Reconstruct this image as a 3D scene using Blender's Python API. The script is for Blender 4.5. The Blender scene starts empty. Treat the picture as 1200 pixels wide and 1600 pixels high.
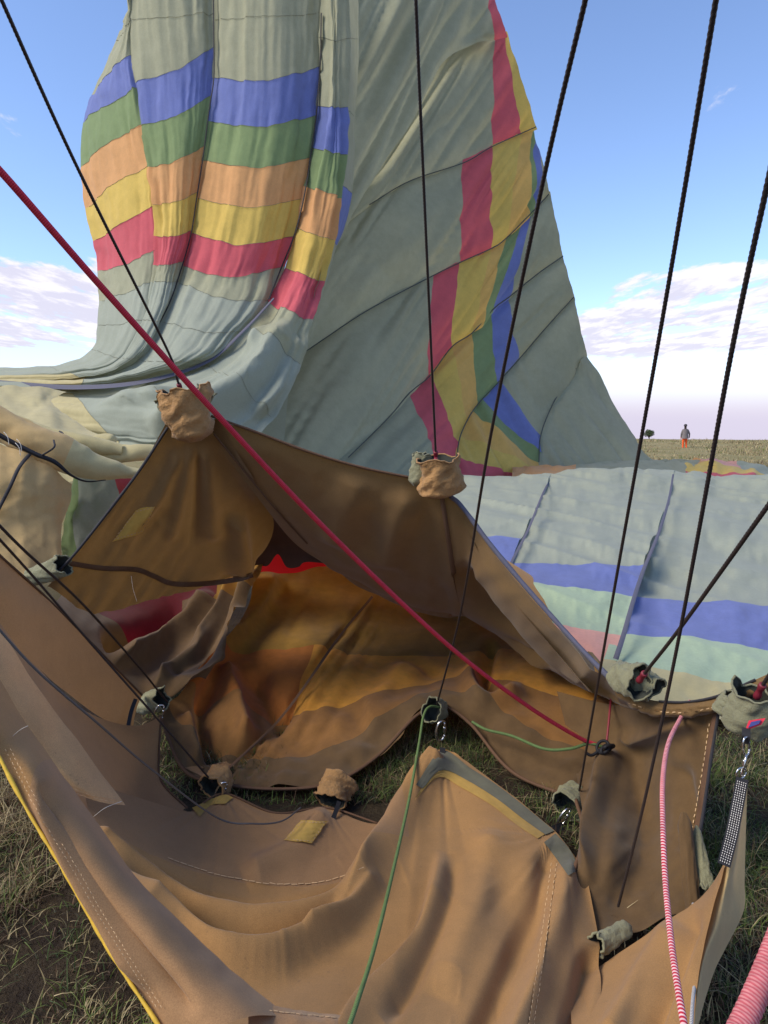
import bpy, math, random
import numpy as np

random.seed(7)
rng = np.random.default_rng(7)
scene = bpy.context.scene
COL = scene.collection

# ------------------------------------------------------------------ camera
PITCH = math.radians(7.8)
EYE = 2.0
FOC = 1100.0                      # focal length in pixels of a 1200 x 1600 frame
cam = bpy.data.cameras.new("Camera")
cam.sensor_fit = 'VERTICAL'
cam.sensor_height = 36.0
cam.lens = 36.0 * FOC / 1600.0
cam.clip_start = 0.05
cam.clip_end = 60000.0
cam_o = bpy.data.objects.new("Camera", cam)
cam_o.location = (0, 0, EYE)
cam_o.rotation_euler = (math.radians(90) - PITCH, 0, 0)
COL.objects.link(cam_o)
scene.camera = cam_o

# ------------------------------------------------------------------ light
SUN_EL = math.radians(44)
SUN_AZ = math.radians(-108)        # measured from straight ahead (+Y), negative = to the left
sdir = np.array([math.sin(SUN_AZ) * math.cos(SUN_EL), math.cos(SUN_AZ) * math.cos(SUN_EL), math.sin(SUN_EL)])
sun = bpy.data.lights.new("sun", 'SUN')
sun.energy = 1.8
sun.angle = math.radians(28)
sun.color = (1.0, 0.90, 0.76)
sun_o = bpy.data.objects.new("sun", sun)
from mathutils import Vector, Matrix
sun_o.rotation_euler = Vector(tuple(sdir)).to_track_quat('Z', 'Y').to_euler()
COL.objects.link(sun_o)

world = bpy.data.worlds.new("World")
scene.world = world
world.use_nodes = True
nt = world.node_tree
nt.nodes.clear()
def wn(t, **k):
    n = nt.nodes.new(t)
    for a, b in k.items():
        setattr(n, a, b)
    return n
L = nt.links.new
def wmath(op, a, b=None, clamp=False):
    n = wn('ShaderNodeMath', operation=op, use_clamp=clamp)
    for i, v in enumerate((a, b)):
        if v is None:
            continue
        if isinstance(v, (int, float)):
            n.inputs[i].default_value = v
        else:
            L(v, n.inputs[i])
    return n.outputs[0]
def wmap(v, a, b, c, d):
    n = wn('ShaderNodeMapRange', interpolation_type='SMOOTHSTEP')
    L(v, n.inputs[0])
    for i, x in enumerate((a, b, c, d)):
        n.inputs[i + 1].default_value = x
    return n.outputs[0]
def wmix(f, a, b):
    n = wn('ShaderNodeMix', data_type='RGBA')
    if isinstance(f, (int, float)):
        n.inputs[0].default_value = f
    else:
        L(f, n.inputs[0])
    for s, v in ((6, a), (7, b)):
        if isinstance(v, tuple):
            n.inputs[s].default_value = (*v, 1)
        else:
            L(v, n.inputs[s])
    return n.outputs[2]
sky = wn('ShaderNodeTexSky', sky_type='NISHITA')
sky.sun_disc = False
sky.sun_elevation = SUN_EL
sky.sun_rotation = SUN_AZ
sky.altitude = 1600
sky.air_density = 1.0
sky.dust_density = 0.3
sky.ozone_density = 2.6
tc = wn('ShaderNodeTexCoord')
sep = wn('ShaderNodeSeparateXYZ')
L(tc.outputs['Generated'], sep.inputs[0])
zz = sep.outputs[2]
# flat cloud layer overhead: directions meet it at x/z, y/z
den = wmath('MAXIMUM', wmath('ADD', zz, 0.04), 0.03)
cx = wmath('DIVIDE', sep.outputs[0], den)
cy = wmath('DIVIDE', sep.outputs[1], den)
com = wn('ShaderNodeCombineXYZ')
L(wmath('MULTIPLY', cx, 1.25), com.inputs[0]); L(wmath('MULTIPLY', cy, 0.5), com.inputs[1])
def wnoise(scale, detail, rough, off):
    n = wn('ShaderNodeTexNoise')
    m = wn('ShaderNodeVectorMath', operation='ADD')
    L(com.outputs[0], m.inputs[0]); m.inputs[1].default_value = off
    L(m.outputs[0], n.inputs['Vector'])
    n.inputs['Scale'].default_value = scale
    n.inputs['Detail'].default_value = detail
    n.inputs['Roughness'].default_value = rough
    return n.outputs[0]
big = wnoise(0.28, 2, 0.5, (3.1, 1.7, 0))
small = wnoise(1.5, 7, 0.62, (0, 0, 0))
shade = wnoise(1.5, 7, 0.62, (0.0, -0.13, 0.06))
band = wmath('MULTIPLY', wmap(zz, 0.06, 0.09, 0, 1), wmap(zz, 0.17, 0.215, 1, 0))
dens = wmath('ADD', small, wmath('MULTIPLY', wmath('SUBTRACT', big, 0.5), 0.45))
thr = wmath('SUBTRACT', 0.66, wmath('MULTIPLY', band, 0.26))
cov = wmap(wmath('SUBTRACT', dens, thr), 0.0, 0.09, 0, 1)
cov = wmath('MULTIPLY', cov, wmap(zz, 0.05, 0.085, 0, 0.92))
# horizon haze
haze_f = wmap(zz, -0.01, 0.125, 0.95, 0.0)
hz = wmix(wmap(zz, 0.0, 0.06, 0, 1), (2.75, 2.55, 3.3), (3.3, 3.15, 3.75))
tint = wn('ShaderNodeVectorMath', operation='MULTIPLY')
L(sky.outputs[0], tint.inputs[0]); tint.inputs[1].default_value = (1.0, 0.97, 1.02)
base = wmix(haze_f, tint.outputs[0], hz)
ccol = wmix(wmap(wmath('SUBTRACT', small, shade), -0.05, 0.06, 0, 1), (3.2, 3.05, 3.6), (4.2, 4.0, 4.2))
fin = wmix(cov, base, ccol)
bg = wn('ShaderNodeBackground')
bg.inputs[1].default_value = 0.11
L(fin, bg.inputs[0])
out = wn('ShaderNodeOutputWorld')
L(bg.outputs[0], out.inputs[0])

scene.view_settings.view_transform = 'Standard'
scene.view_settings.look = 'None'
scene.view_settings.exposure = 1.2
scene.view_settings.gamma = 1.0
scene.view_settings.use_curve_mapping = False
scene.render.engine = 'CYCLES'
scene.cycles.use_denoising = True
try:
    scene.cycles.denoiser = 'OPENIMAGEDENOISE'
except Exception:
    pass
scene.cycles.max_bounces = 7
scene.cycles.diffuse_bounces = 4
scene.cycles.transmission_bounces = 8
scene.cycles.sample_clamp_indirect = 6.0

# ------------------------------------------------------------------ helpers
CP, SP = math.cos(PITCH), math.sin(PITCH)
def place(px, py, d):
    """the spot that lies d metres ahead and is seen at that place of the frame"""
    px, py, d = np.broadcast_arrays(np.asarray(px, float), np.asarray(py, float), np.asarray(d, float))
    x = (px - 600) / FOC
    y = -(py - 800) / FOC
    return np.stack([d * x, d * (CP + y * SP), EYE + d * (-SP + y * CP)], -1)
def ground_depth(py):
    return EYE / (SP + (py - 800) / FOC * CP)

def spl(ctrl, n):
    """Catmull-Rom through the control array along axis 0"""
    c = np.asarray(ctrl, float)
    K = len(c)
    if K == 2:
        t = np.linspace(0, 1, n).reshape((-1,) + (1,) * (c.ndim - 1))
        return c[0] * (1 - t) + c[1] * t
    c = np.concatenate([2 * c[:1] - c[1:2], c, 2 * c[-1:] - c[-2:-1]])
    t = np.linspace(0, K - 1, n)
    i = np.minimum(t.astype(int), K - 2)
    f = (t - i).reshape((-1,) + (1,) * (c.ndim - 1))
    p0, p1, p2, p3 = c[i], c[i + 1], c[i + 2], c[i + 3]
    return 0.5 * (2 * p1 + (p2 - p0) * f + (2 * p0 - 5 * p1 + 4 * p2 - p3) * f ** 2 + (3 * p1 - p0 - 3 * p2 + p3) * f ** 3)

_lat = rng.random((256, 256))
def noise(x, y, seed=0):
    x = np.asarray(x, float) + seed * 17.31; y = np.asarray(y, float) + seed * 7.77
    xi = np.floor(x).astype(int); yi = np.floor(y).astype(int)
    fx = x - xi; fy = y - yi
    fx = fx * fx * (3 - 2 * fx); fy = fy * fy * (3 - 2 * fy)
    a = _lat[xi % 256, yi % 256]; b = _lat[(xi + 1) % 256, yi % 256]
    c = _lat[xi % 256, (yi + 1) % 256]; e = _lat[(xi + 1) % 256, (yi + 1) % 256]
    return (a * (1 - fx) + b * fx) * (1 - fy) + (c * (1 - fx) + e * fx) * fy - 0.5
def fbm(x, y, seed=0, oct=3):
    s = 0; a = 1.0
    for k in range(oct):
        s = s + a * noise(x * 2 ** k, y * 2 ** k, seed + k * 3); a *= 0.5
    return s
def ridged(x, y, seed=0):
    return 0.5 - np.abs(noise(x, y, seed)) * 2.0

def polydist(px, py, line, n=40):
    """signed distance to a smooth line drawn over the cloth, and the position along it"""
    ln = spl(np.array(line, float), n)
    best = np.full(px.shape, 1e9); sg = np.zeros(px.shape); al = np.zeros(px.shape)
    for k in range(n - 1):
        a, b = ln[k], ln[k + 1]
        ab = b - a; l2 = ab @ ab + 1e-9
        t = np.clip(((px - a[0]) * ab[0] + (py - a[1]) * ab[1]) / l2, 0, 1)
        dx = px - (a[0] + t * ab[0]); dy = py - (a[1] + t * ab[1])
        q = dx * dx + dy * dy
        m = q < best
        best = np.where(m, q, best)
        sg = np.where(m, np.sign(ab[0] * dy - ab[1] * dx), sg)
        al = np.where(m, (k + t) / (n - 1), al)
    return np.sqrt(best), sg, al
def fold(line, w, amp, w2=None, ends=(0.12, 0.12)):
    """a ridge (amp > 0 towards the viewer) along a line; w2 = width on its other side"""
    w2 = w2 or w
    def f(px, py, d):
        r, s, a = polydist(px, py, line)
        ww = np.where(s > 0, w, w2)
        e = 1.0
        if ends[0]: e = e * np.clip(a / ends[0], 0, 1)
        if ends[1]: e = e * np.clip((1 - a) / ends[1], 0, 1)
        return -amp * np.exp(-(r / ww) ** 2) * e
    return f

MESHES = {}
def link(name, me, mat, parent=None):
    o = bpy.data.objects.new(name, me)
    if mat is not None and not me.materials:
        for m in (mat if isinstance(mat, (list, tuple)) else [mat]):
            me.materials.append(m)
    COL.objects.link(o)
    o.parent = parent
    if parent is not None:
        o.matrix_parent_inverse = Matrix.Translation(-parent.location)
    return o
def mesh(name, v, f, uv=None, smooth=True, nor=None):
    me = bpy.data.meshes.new(name)
    v = np.asarray(v, float)
    me.from_pydata(v.tolist() if len(v) < 200 else v, [], f if isinstance(f, list) else f.tolist())
    me.update()
    if smooth:
        me.polygons.foreach_set('use_smooth', np.ones(len(me.polygons), bool))
    if uv is not None:
        lay = me.uv_layers.new(name='UVMap')
        li = np.empty(len(me.loops), np.int32); me.loops.foreach_get('vertex_index', li)
        lay.data.foreach_set('uv', np.asarray(uv, np.float32)[li].ravel())
    if nor is not None:
        me.normals_split_custom_set_from_vertices(nor.tolist())
    return me
def gridfaces(m, n):
    i = np.arange(m * n).reshape(m, n)
    return np.stack([i[:-1, :-1], i[1:, :-1], i[1:, 1:], i[:-1, 1:]], -1).reshape(-1, 4)

def empty(name, loc=(0, 0, 0), label=None, cat=None, group=None):
    o = bpy.data.objects.new(name, None)
    o.location = loc
    o.empty_display_size = 0.1
    COL.objects.link(o)
    tag(o, label, cat, group)
    return o
def tag(o, label=None, cat=None, group=None, kind=None):
    for k, v in (('label', label), ('category', cat), ('group', group), ('kind', kind)):
        if v:
            o[k] = v
    return o
class Sheet:
    pass
def sheet(parent, rows, panels, name='fabric_panel', nu=10, nv=10, folds=(), fn=None, wob=0.0, wobs=24.0, bulge=0.0, seed=0, lift=None):
    """A draped cloth: rows of (px, py, depth) points, smoothed; panels = (row0, row1, col0, col1, material[, label])."""
    A = np.array(rows, float)
    R, C = A.shape[:2]
    B = spl(A, (R - 1) * nv + 1)
    B = np.swapaxes(spl(np.swapaxes(B, 0, 1), (C - 1) * nu + 1), 0, 1)
    M, N = B.shape[:2]
    v, u = np.meshgrid(np.linspace(0, R - 1, M), np.linspace(0, 1, N), indexing='ij')
    px, py, d = B[..., 0].copy(), B[..., 1].copy(), B[..., 2].copy()
    if wob:
        px += wob * fbm(px / wobs, py / wobs, 11 + seed); py += wob * fbm(px / wobs, py / wobs, 23 + seed)
    if bulge:
        d -= bulge * 4 * u * (1 - u)
    dd = 0
    for f in folds:
        dd = dd + f(px, py, d)
    if fn is not None:
        dd = dd + fn(u, v, px, py)
    P = place(px, py, d)
    n0 = np.cross(np.gradient(P, axis=0), np.gradient(P, axis=1))
    n0 /= np.linalg.norm(n0, axis=-1, keepdims=True) + 1e-12
    n0 *= -np.sign((n0 * (P - np.array([0, 0, EYE]))).sum(-1, keepdims=True))
    P = P - n0 * (np.zeros(px.shape) + dd)[..., None]          # folds stand out along the cloth's own normal
    if lift is not None:
        P[..., 2] += lift(u, v, px, py)
    du = np.gradient(P, axis=1); dv = np.gradient(P, axis=0)
    nr = np.cross(dv, du); nr /= np.linalg.norm(nr, axis=-1, keepdims=True) + 1e-12
    q = P - np.array([0, 0, EYE])
    s = Sheet(); s.objs = []
    s.d = q[..., 1] * CP - q[..., 2] * SP
    s.px = 600 + FOC * q[..., 0] / s.d; s.py = 800 - FOC * (q[..., 1] * SP + q[..., 2] * CP) / s.d
    for p in panels:
        r0, r1, c0, c1, mt = p[:5]
        sl = (slice(r0 * nv, r1 * nv + 1), slice(c0 * nu, c1 * nu + 1))
        Q = P[sl]; q = Q.shape[:2]
        uv = np.stack([u[sl], v[sl]], -1).reshape(-1, 2)
        me = mesh(name, Q.reshape(-1, 3), gridfaces(*q), uv, True, nr[sl].reshape(-1, 3))
        o = link(name, me, mt, parent)
        if len(p) > 5 and p[5]:
            o['label'] = p[5]
        s.objs.append(o)
    return s
def depth_on(s, px, py):
    px = np.atleast_1d(np.asarray(px, float)); py = np.atleast_1d(np.asarray(py, float))
    o = np.empty(px.size)
    fx, fy, fd = s.px.ravel(), s.py.ravel(), s.d.ravel()
    for k, (a, b) in enumerate(zip(px.ravel(), py.ravel())):
        r = (fx - a) ** 2 + (fy - b) ** 2
        i = np.argpartition(r, 4)[:4]
        w = 1 / (r[i] + 0.5)
        o[k] = (fd[i] * w).sum() / w.sum()
    return o.reshape(px.shape)

def frames(P):
    T = np.gradient(P, axis=0); T /= np.linalg.norm(T, axis=1, keepdims=True) + 1e-12
    n = np.cross(T[0], [0.31, 0.2, 0.93]); n /= np.linalg.norm(n)
    Ns = []
    for t in T:
        n = n - t * (n @ t); n /= np.linalg.norm(n) + 1e-12
        Ns.append(n)
    Ns = np.array(Ns)
    return T, Ns, np.cross(T, Ns)
def tube(name, P, r, mat, parent=None, sides=8, lobes=0, lob=0.0, pitch=0.05, cap=True):
    P = np.asarray(P, float)
    T, A, B = frames(P)
    n = len(P)
    r = np.broadcast_to(np.asarray(r, float), (n,))
    s = np.concatenate([[0], np.cumsum(np.linalg.norm(np.diff(P, axis=0), axis=1))])
    th = np.linspace(0, 2 * np.pi, sides + 1)
    rr = r[:, None] * np.ones(sides + 1)
    if lobes:
        rr = rr * (1 + lob * np.abs(np.sin(0.5 * lobes * (th[None] - 2 * np.pi * s[:, None] / pitch))) - lob * 0.6)
    V = P[:, None] + rr[..., None] * (np.cos(th)[None, :, None] * A[:, None] + np.sin(th)[None, :, None] * B[:, None])
    uv = np.stack(np.broadcast_arrays(th[None] / (2 * np.pi), s[:, None]), -1).reshape(-1, 2)
    f = gridfaces(n, sides + 1).tolist()
    if cap:
        f.append(list(range(sides))); f.append([(n - 1) * (sides + 1) + k for k in range(sides)][::-1])
    me = mesh(name, V.reshape(-1, 3), f, uv)
    return link(name, me, mat, parent)
def strand(pts, step=0.008, tight=None):
    """smooth line through (px, py, depth) marks, evenly sampled"""
    c = place(*np.array(pts, float).T)
    q = spl(c, 400)
    s = np.concatenate([[0], np.cumsum(np.linalg.norm(np.diff(q, axis=0), axis=1))])
    n = max(8, int(s[-1] / step))
    t = np.linspace(0, s[-1], n)
    return np.stack([np.interp(t, s, q[:, k]) for k in range(3)], -1)
def ribbon(name, line, width, on, mat, parent, off=0.012, n=50, smooth=0):
    """a tape sewn on a cloth, following it; width in frame pixels (number or pair start, end)"""
    ln = spl(np.array(line, float), n)
    t = np.gradient(ln, axis=0); t /= np.linalg.norm(t, axis=1, keepdims=True) + 1e-9
    nn = np.stack([-t[:, 1], t[:, 0]], 1)
    w = np.linspace(width[0], width[1], n) if isinstance(width, (tuple, list)) else np.full(n, width)
    V = []
    dmid = depth_on(on, ln[:, 0], ln[:, 1])
    k = np.ones(7) / 7
    for s, o2 in ((-1.0, 0.0), (-0.5, 1), (0.5, 1), (1.0, 0.0)):
        q = ln + nn * (s * w * 0.5)[:, None]
        dd = depth_on(on, q[:, 0], q[:, 1]) - off * (1 - 0.02 * s) - 0.25 * off * o2
        if smooth:
            pad = np.pad(dd, smooth, mode='edge')
            mnm = np.min([pad[k_:k_ + n] for k_ in range(2 * smooth + 1)], axis=0)
            pad = np.pad(mnm, smooth, mode='edge')
            dd = np.mean([pad[k_:k_ + n] for k_ in range(2 * smooth + 1)], axis=0)
        V.append(place(q[:, 0], q[:, 1], dd))
    V = np.stack(V, 1)
    me = mesh(name, V.reshape(-1, 3), gridfaces(n, 4))
    return link(name, me, mat, parent)
def patch(name, quad, on, mat, parent, off=0.006, n=14, rag=1.5, seed=0):
    q = np.array(quad, float)
    a, b = np.meshgrid(np.linspace(0, 1, n), np.linspace(0, 1, n), indexing='ij')
    px = (q[0, 0] * (1 - b) + q[1, 0] * b) * (1 - a) + (q[3, 0] * (1 - b) + q[2, 0] * b) * a
    py = (q[0, 1] * (1 - b) + q[1, 1] * b) * (1 - a) + (q[3, 1] * (1 - b) + q[2, 1] * b) * a
    px = px + rag * fbm(a * 4, b * 4, 5 + seed); py = py + rag * fbm(a * 4, b * 4, 9 + seed)
    d = depth_on(on, px, py) - off
    P = place(px, py, d)
    me = mesh(name, P.reshape(-1, 3), gridfaces(n, n))
    return link(name, me, mat, parent)
def stitches(name, line, on, mat, parent, dash=5.0, gap=4.0, w=1.2, off=0.010, jitter=0.4):
    ln = spl(np.array(line, float), 200)
    s = np.concatenate([[0], np.cumsum(np.linalg.norm(np.diff(ln, axis=0), axis=1))])
    V, Fc = [], []
    t = 0
    while t + dash < s[-1]:
        e = [np.interp([t, t + dash], s, ln[:, k]) for k in (0, 1)]
        a = np.array([e[0][0], e[1][0]]) + rng.normal(0, jitter, 2); b = np.array([e[0][1], e[1][1]]) + rng.normal(0, jitter, 2)
        q = b - a; nn = np.array([-q[1], q[0]]) / (np.linalg.norm(q) + 1e-9) * w * 0.5
        c = np.array([a - nn, a + nn, b + nn, b - nn])
        d = depth_on(on, c[:, 0], c[:, 1]) - off
        k = len(V)
        V += place(c[:, 0], c[:, 1], d).tolist()
        m = (a + b) / 2
        V.append(place(m[0], m[1], d.mean() - 0.002).tolist())
        Fc += [[k, k + 1, k + 4], [k + 1, k + 2, k + 4], [k + 2, k + 3, k + 4], [k + 3, k, k + 4]]
        t += dash + gap
    return link(name, mesh(name, V, Fc), mat, parent)

# ------------------------------------------------------------------ materials
def lin(c):
    return tuple(((x / 255) / 12.92 if x / 255 < 0.04045 else ((x / 255 + 0.055) / 1.055) ** 2.4) for x in c)
def newmat(name):
    m = bpy.data.materials.new(name); m.use_nodes = True
    t = m.node_tree; t.nodes.clear()
    return m, t
def mn(t, ty, ins=None, **k):
    n = t.nodes.new(ty)
    for a, b in k.items():
        setattr(n, a, b)
    for a, b in (ins or {}).items():
        if hasattr(b, 'is_linked'):
            t.links.new(b, n.inputs[a])
        else:
            n.inputs[a].default_value = b
    return n
MATS = {}
def cloth(name, c, trans=0.3, tcol=None, stain=0.25, rough=0.85, weave=900.0, spots=0.0, scale=1.0, bump=0.08, grain=0.05):
    """woven balloon cloth: part of the light passes through; worn, faded and faintly dirty"""
    if name in MATS:
        return MATS[name]
    m, t = newmat(name)
    base = lin(c)
    tcx = mn(t, 'ShaderNodeTexCoord').outputs['Object']
    n1 = mn(t, 'ShaderNodeTexNoise', {'Vector': tcx, 'Scale': 1.7 * scale, 'Detail': 5.0, 'Roughness': 0.6}).outputs[0]
    n2 = mn(t, 'ShaderNodeTexNoise', {'Vector': tcx, 'Scale': 11.0 * scale, 'Detail': 4.0, 'Roughness': 0.65}).outputs[0]
    n3 = mn(t, 'ShaderNodeTexNoise', {'Vector': tcx, 'Scale': weave * 0.35 * scale, 'Detail': 2.0}).outputs[0]
    mix = mn(t, 'ShaderNodeMath', {0: n1, 1: n2}, operation='ADD').outputs[0]
    fac = mn(t, 'ShaderNodeMapRange', {0: mix, 1: 0.7, 2: 1.35, 3: 1.0 - stain, 4: 1.0 + stain * 0.6}).outputs[0]
    fac = mn(t, 'ShaderNodeMath', {0: fac, 1: mn(t, 'ShaderNodeMapRange', {0: n3, 1: 0.25, 2: 0.75, 3: 1.0 - grain, 4: 1.0 + grain}).outputs[0]}, operation='MULTIPLY').outputs[0]
    colr = mn(t, 'ShaderNodeMix', {0: 1.0, 6: (*base, 1)}, data_type='RGBA', blend_type='MULTIPLY')
    cg = mn(t, 'ShaderNodeCombineColor', {0: fac, 1: fac, 2: fac}).outputs[0]
    t.links.new(cg, colr.inputs[7])
    col = colr.outputs[2]
    if spots:
        v = mn(t, 'ShaderNodeTexNoise', {'Vector': tcx, 'Scale': 34.0, 'Detail': 3.0, 'Roughness': 0.7}).outputs[0]
        w = mn(t, 'ShaderNodeTexNoise', {'Vector': tcx, 'Scale': 3.1, 'Detail': 1.0}).outputs[0]
        a = mn(t, 'ShaderNodeMapRange', {0: v, 1: 0.63, 2: 0.72, 3: 0.0, 4: 1.0}).outputs[0]
        b = mn(t, 'ShaderNodeMapRange', {0: w, 1: 0.5, 2: 0.62, 3: 0.0, 4: spots}).outputs[0]
        f = mn(t, 'ShaderNodeMath', {0: a, 1: b}, operation='MULTIPLY').outputs[0]
        col = mn(t, 'ShaderNodeMix', {0: f, 6: col, 7: (0.07, 0.05, 0.04, 1)}, data_type='RGBA').outputs[2]
    h = mn(t, 'ShaderNodeTexNoise', {'Vector': tcx, 'Scale': 26.0 * scale, 'Detail': 6.0, 'Roughness': 0.6}).outputs[0]
    bp = mn(t, 'ShaderNodeBump', {'Height': h, 'Strength': bump, 'Distance': 0.02 / scale}).outputs[0]
    d = mn(t, 'ShaderNodeBsdfPrincipled', {'Base Color': col, 'Roughness': rough, 'Normal': bp, 'Specular IOR Level': 0.25, 'Sheen Weight': 0.15, 'Sheen Roughness': 0.5})
    tc2 = col
    if tcol is not None:
        tc2 = mn(t, 'ShaderNodeMix', {0: 1.0, 6: (*lin(tcol), 1), 7: cg}, data_type='RGBA', blend_type='MULTIPLY').outputs[2]
    tr = mn(t, 'ShaderNodeBsdfTranslucent', {'Color': tc2, 'Normal': bp})
    mx = mn(t, 'ShaderNodeMixShader', {0: trans, 1: d.outputs[0], 2: tr.outputs[0]})
    o = mn(t, 'ShaderNodeOutputMaterial', {0: mx.outputs[0]})
    MATS[name] = m
    return m
def plain(name, c, rough=0.6, metal=0.0, spec=0.4, var=0.2, nscale=60.0, bump=0.1):
    if name in MATS:
        return MATS[name]
    m, t = newmat(name)
    base = lin(c)
    tcx = mn(t, 'ShaderNodeTexCoord').outputs['Object']
    n = mn(t, 'ShaderNodeTexNoise', {'Vector': tcx, 'Scale': nscale, 'Detail': 4.0}).outputs[0]
    col = mn(t, 'ShaderNodeMix', {0: n, 6: (*[x * (1 - var) for x in base], 1), 7: (*[min(1, x * (1 + var)) for x in base], 1)}, data_type='RGBA').outputs[2]
    bp = mn(t, 'ShaderNodeBump', {'Height': n, 'Strength': bump, 'Distance': 0.004}).outputs[0]
    d = mn(t, 'ShaderNodeBsdfPrincipled', {'Base Color': col, 'Roughness': rough, 'Metallic': metal, 'Specular IOR Level': spec, 'Normal': bp})
    mn(t, 'ShaderNodeOutputMaterial', {0: d.outputs[0]})
    MATS[name] = m
    return m
def braid(name, c1, c2, freq, share=0.5, skew=1.0, rough=0.8):
    """braided rope: coloured yarns run round it in slanted bands (UV: round, along)"""
    m, t = newmat(name)
    uv = mn(t, 'ShaderNodeTexCoord').outputs['UV']
    s = mn(t, 'ShaderNodeSeparateXYZ', {0: uv})
    a = mn(t, 'ShaderNodeMath', {0: s.outputs[1], 1: freq}, operation='MULTIPLY').outputs[0]
    tri = mn(t, 'ShaderNodeMath', {0: mn(t, 'ShaderNodeMath', {0: s.outputs[0], 1: 0.5}, operation='SUBTRACT').outputs[0]}, operation='ABSOLUTE').outputs[0]
    b = mn(t, 'ShaderNodeMath', {0: a, 1: mn(t, 'ShaderNodeMath', {0: tri, 1: skew}, operation='MULTIPLY').outputs[0]}, operation='ADD').outputs[0]
    fr = mn(t, 'ShaderNodeMath', {0: b}, operation='FRACT').outputs[0]
    st = mn(t, 'ShaderNodeMapRange', {0: fr, 1: share - 0.08, 2: share + 0.08, 3: 0.0, 4: 1.0}).outputs[0]
    n = mn(t, 'ShaderNodeTexNoise', {'Vector': mn(t, 'ShaderNodeTexCoord').outputs['Object'], 'Scale': 40.0, 'Detail': 5.0}).outputs[0]
    col = mn(t, 'ShaderNodeMix', {0: st, 6: (*lin(c1), 1), 7: (*lin(c2), 1)}, data_type='RGBA').outputs[2]
    col = mn(t, 'ShaderNodeMix', {0: mn(t, 'ShaderNodeMapRange', {0: n, 1: 0.4, 2: 0.8, 3: 0.0, 4: 0.45}).outputs[0], 6: col, 7: (*[x * 0.45 for x in lin(c1)], 1)}, data_type='RGBA').outputs[2]
    bp = mn(t, 'ShaderNodeBump', {'Height': fr, 'Strength': 0.5, 'Distance': 0.003}).outputs[0]
    d = mn(t, 'ShaderNodeBsdfPrincipled', {'Base Color': col, 'Roughness': rough, 'Normal': bp, 'Specular IOR Level': 0.2})
    mn(t, 'ShaderNodeOutputMaterial', {0: d.outputs[0]})
    MATS[name] = m
    return m

W_ = dict(weave=260, scale=0.5)
GREY = cloth('grey_green_cloth', (170, 170, 140), 0.30, stain=0.12, **W_)
SAGE = cloth('sky_tinted_sage_cloth', (164, 170, 152), 0.28, stain=0.06, **W_)  # same cloth as GREY, cooler light on the low folds put into its colour
BLUE = cloth('blue_cloth', (118, 130, 188), 0.30, stain=0.12, **W_)
GREEN = cloth('green_cloth', (136, 156, 106), 0.30, stain=0.12, **W_)
MINT = cloth('mint_cloth', (180, 200, 166), 0.28, stain=0.06, **W_)
ORANGE = cloth('orange_cloth', (226, 170, 112), 0.30, stain=0.12, **W_)
YELLOR = cloth('deep_yellow_cloth', (228, 184, 102), 0.30, stain=0.12, **W_)
YELLOW = cloth('yellow_cloth', (226, 194, 100), 0.30, stain=0.12, **W_)
RED = cloth('red_cloth', (216, 100, 108), 0.30, stain=0.10, **W_)
PINK = cloth('pink_cloth', (232, 170, 152), 0.30, stain=0.10, **W_)
CREAM = cloth('cream_cloth', (198, 186, 138), 0.26, weave=400, scale=0.8, stain=0.12)
TAN = cloth('tan_cloth', (204, 174, 120), 0.28, weave=400, scale=0.8, stain=0.12)
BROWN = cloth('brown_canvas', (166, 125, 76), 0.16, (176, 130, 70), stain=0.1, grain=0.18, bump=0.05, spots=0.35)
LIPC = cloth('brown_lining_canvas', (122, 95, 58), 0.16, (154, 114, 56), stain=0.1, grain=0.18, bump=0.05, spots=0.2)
ROSY = cloth('rosy_canvas', (160, 122, 82), 0.16, (176, 132, 84), stain=0.1, grain=0.18, bump=0.05, spots=0.3)  # rosy brown; on the skirt's upper left it carries shade in the colour
PALE = cloth('lit_stained_canvas', (210, 168, 116), 0.2, (190, 140, 96), stain=0.12, grain=0.18, bump=0.05, spots=0.9)  # stained canvas; the brighter light on this strip is in its colour
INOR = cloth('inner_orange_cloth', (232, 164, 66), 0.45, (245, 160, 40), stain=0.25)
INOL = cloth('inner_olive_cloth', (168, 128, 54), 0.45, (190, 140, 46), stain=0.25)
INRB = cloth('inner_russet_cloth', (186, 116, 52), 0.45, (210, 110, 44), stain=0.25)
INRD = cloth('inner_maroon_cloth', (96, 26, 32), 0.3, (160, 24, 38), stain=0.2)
INBR = cloth('shade_toned_inner_canvas', (100, 77, 48), 0.14, (150, 108, 50), stain=0.25, grain=0.15, bump=0.05)  # copy of the brown lining canvas, inner shade put into its darker colour
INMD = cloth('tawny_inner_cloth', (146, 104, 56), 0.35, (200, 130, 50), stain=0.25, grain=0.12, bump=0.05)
INDK = cloth('inner_shade_cloth', (84, 60, 48), 0.1, stain=0.2)
SHELL = cloth('warm_upper_cloth', (226, 160, 76), 0.45, (240, 160, 60), stain=0.1)
PATCH = cloth('yellow_patch_cloth', (212, 172, 84), 0.2, stain=0.25)
GLOW = cloth('scarlet_cloth', (250, 40, 48), 0.6, (255, 30, 40), stain=0.05)
OLIVE = cloth('olive_grey_canvas', (138, 136, 106), 0.12, stain=0.25, weave=900, bump=0.7, grain=0.1)
CUFF = cloth('crumpled_cuff_canvas', (178, 136, 86), 0.14, stain=0.3, bump=0.9, grain=0.1)
GREYTRIM = cloth('grey_trim_webbing', (98, 97, 80), 0.05, stain=0.3)
YTRIM = cloth('yellow_trim_cloth', (186, 150, 76), 0.2, stain=0.3)
PIPE = plain('yellow_piping_cord', (222, 180, 60), 0.7, var=0.3)
TAPE = plain('purple_grey_tape', (88, 88, 102), 0.8)
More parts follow.
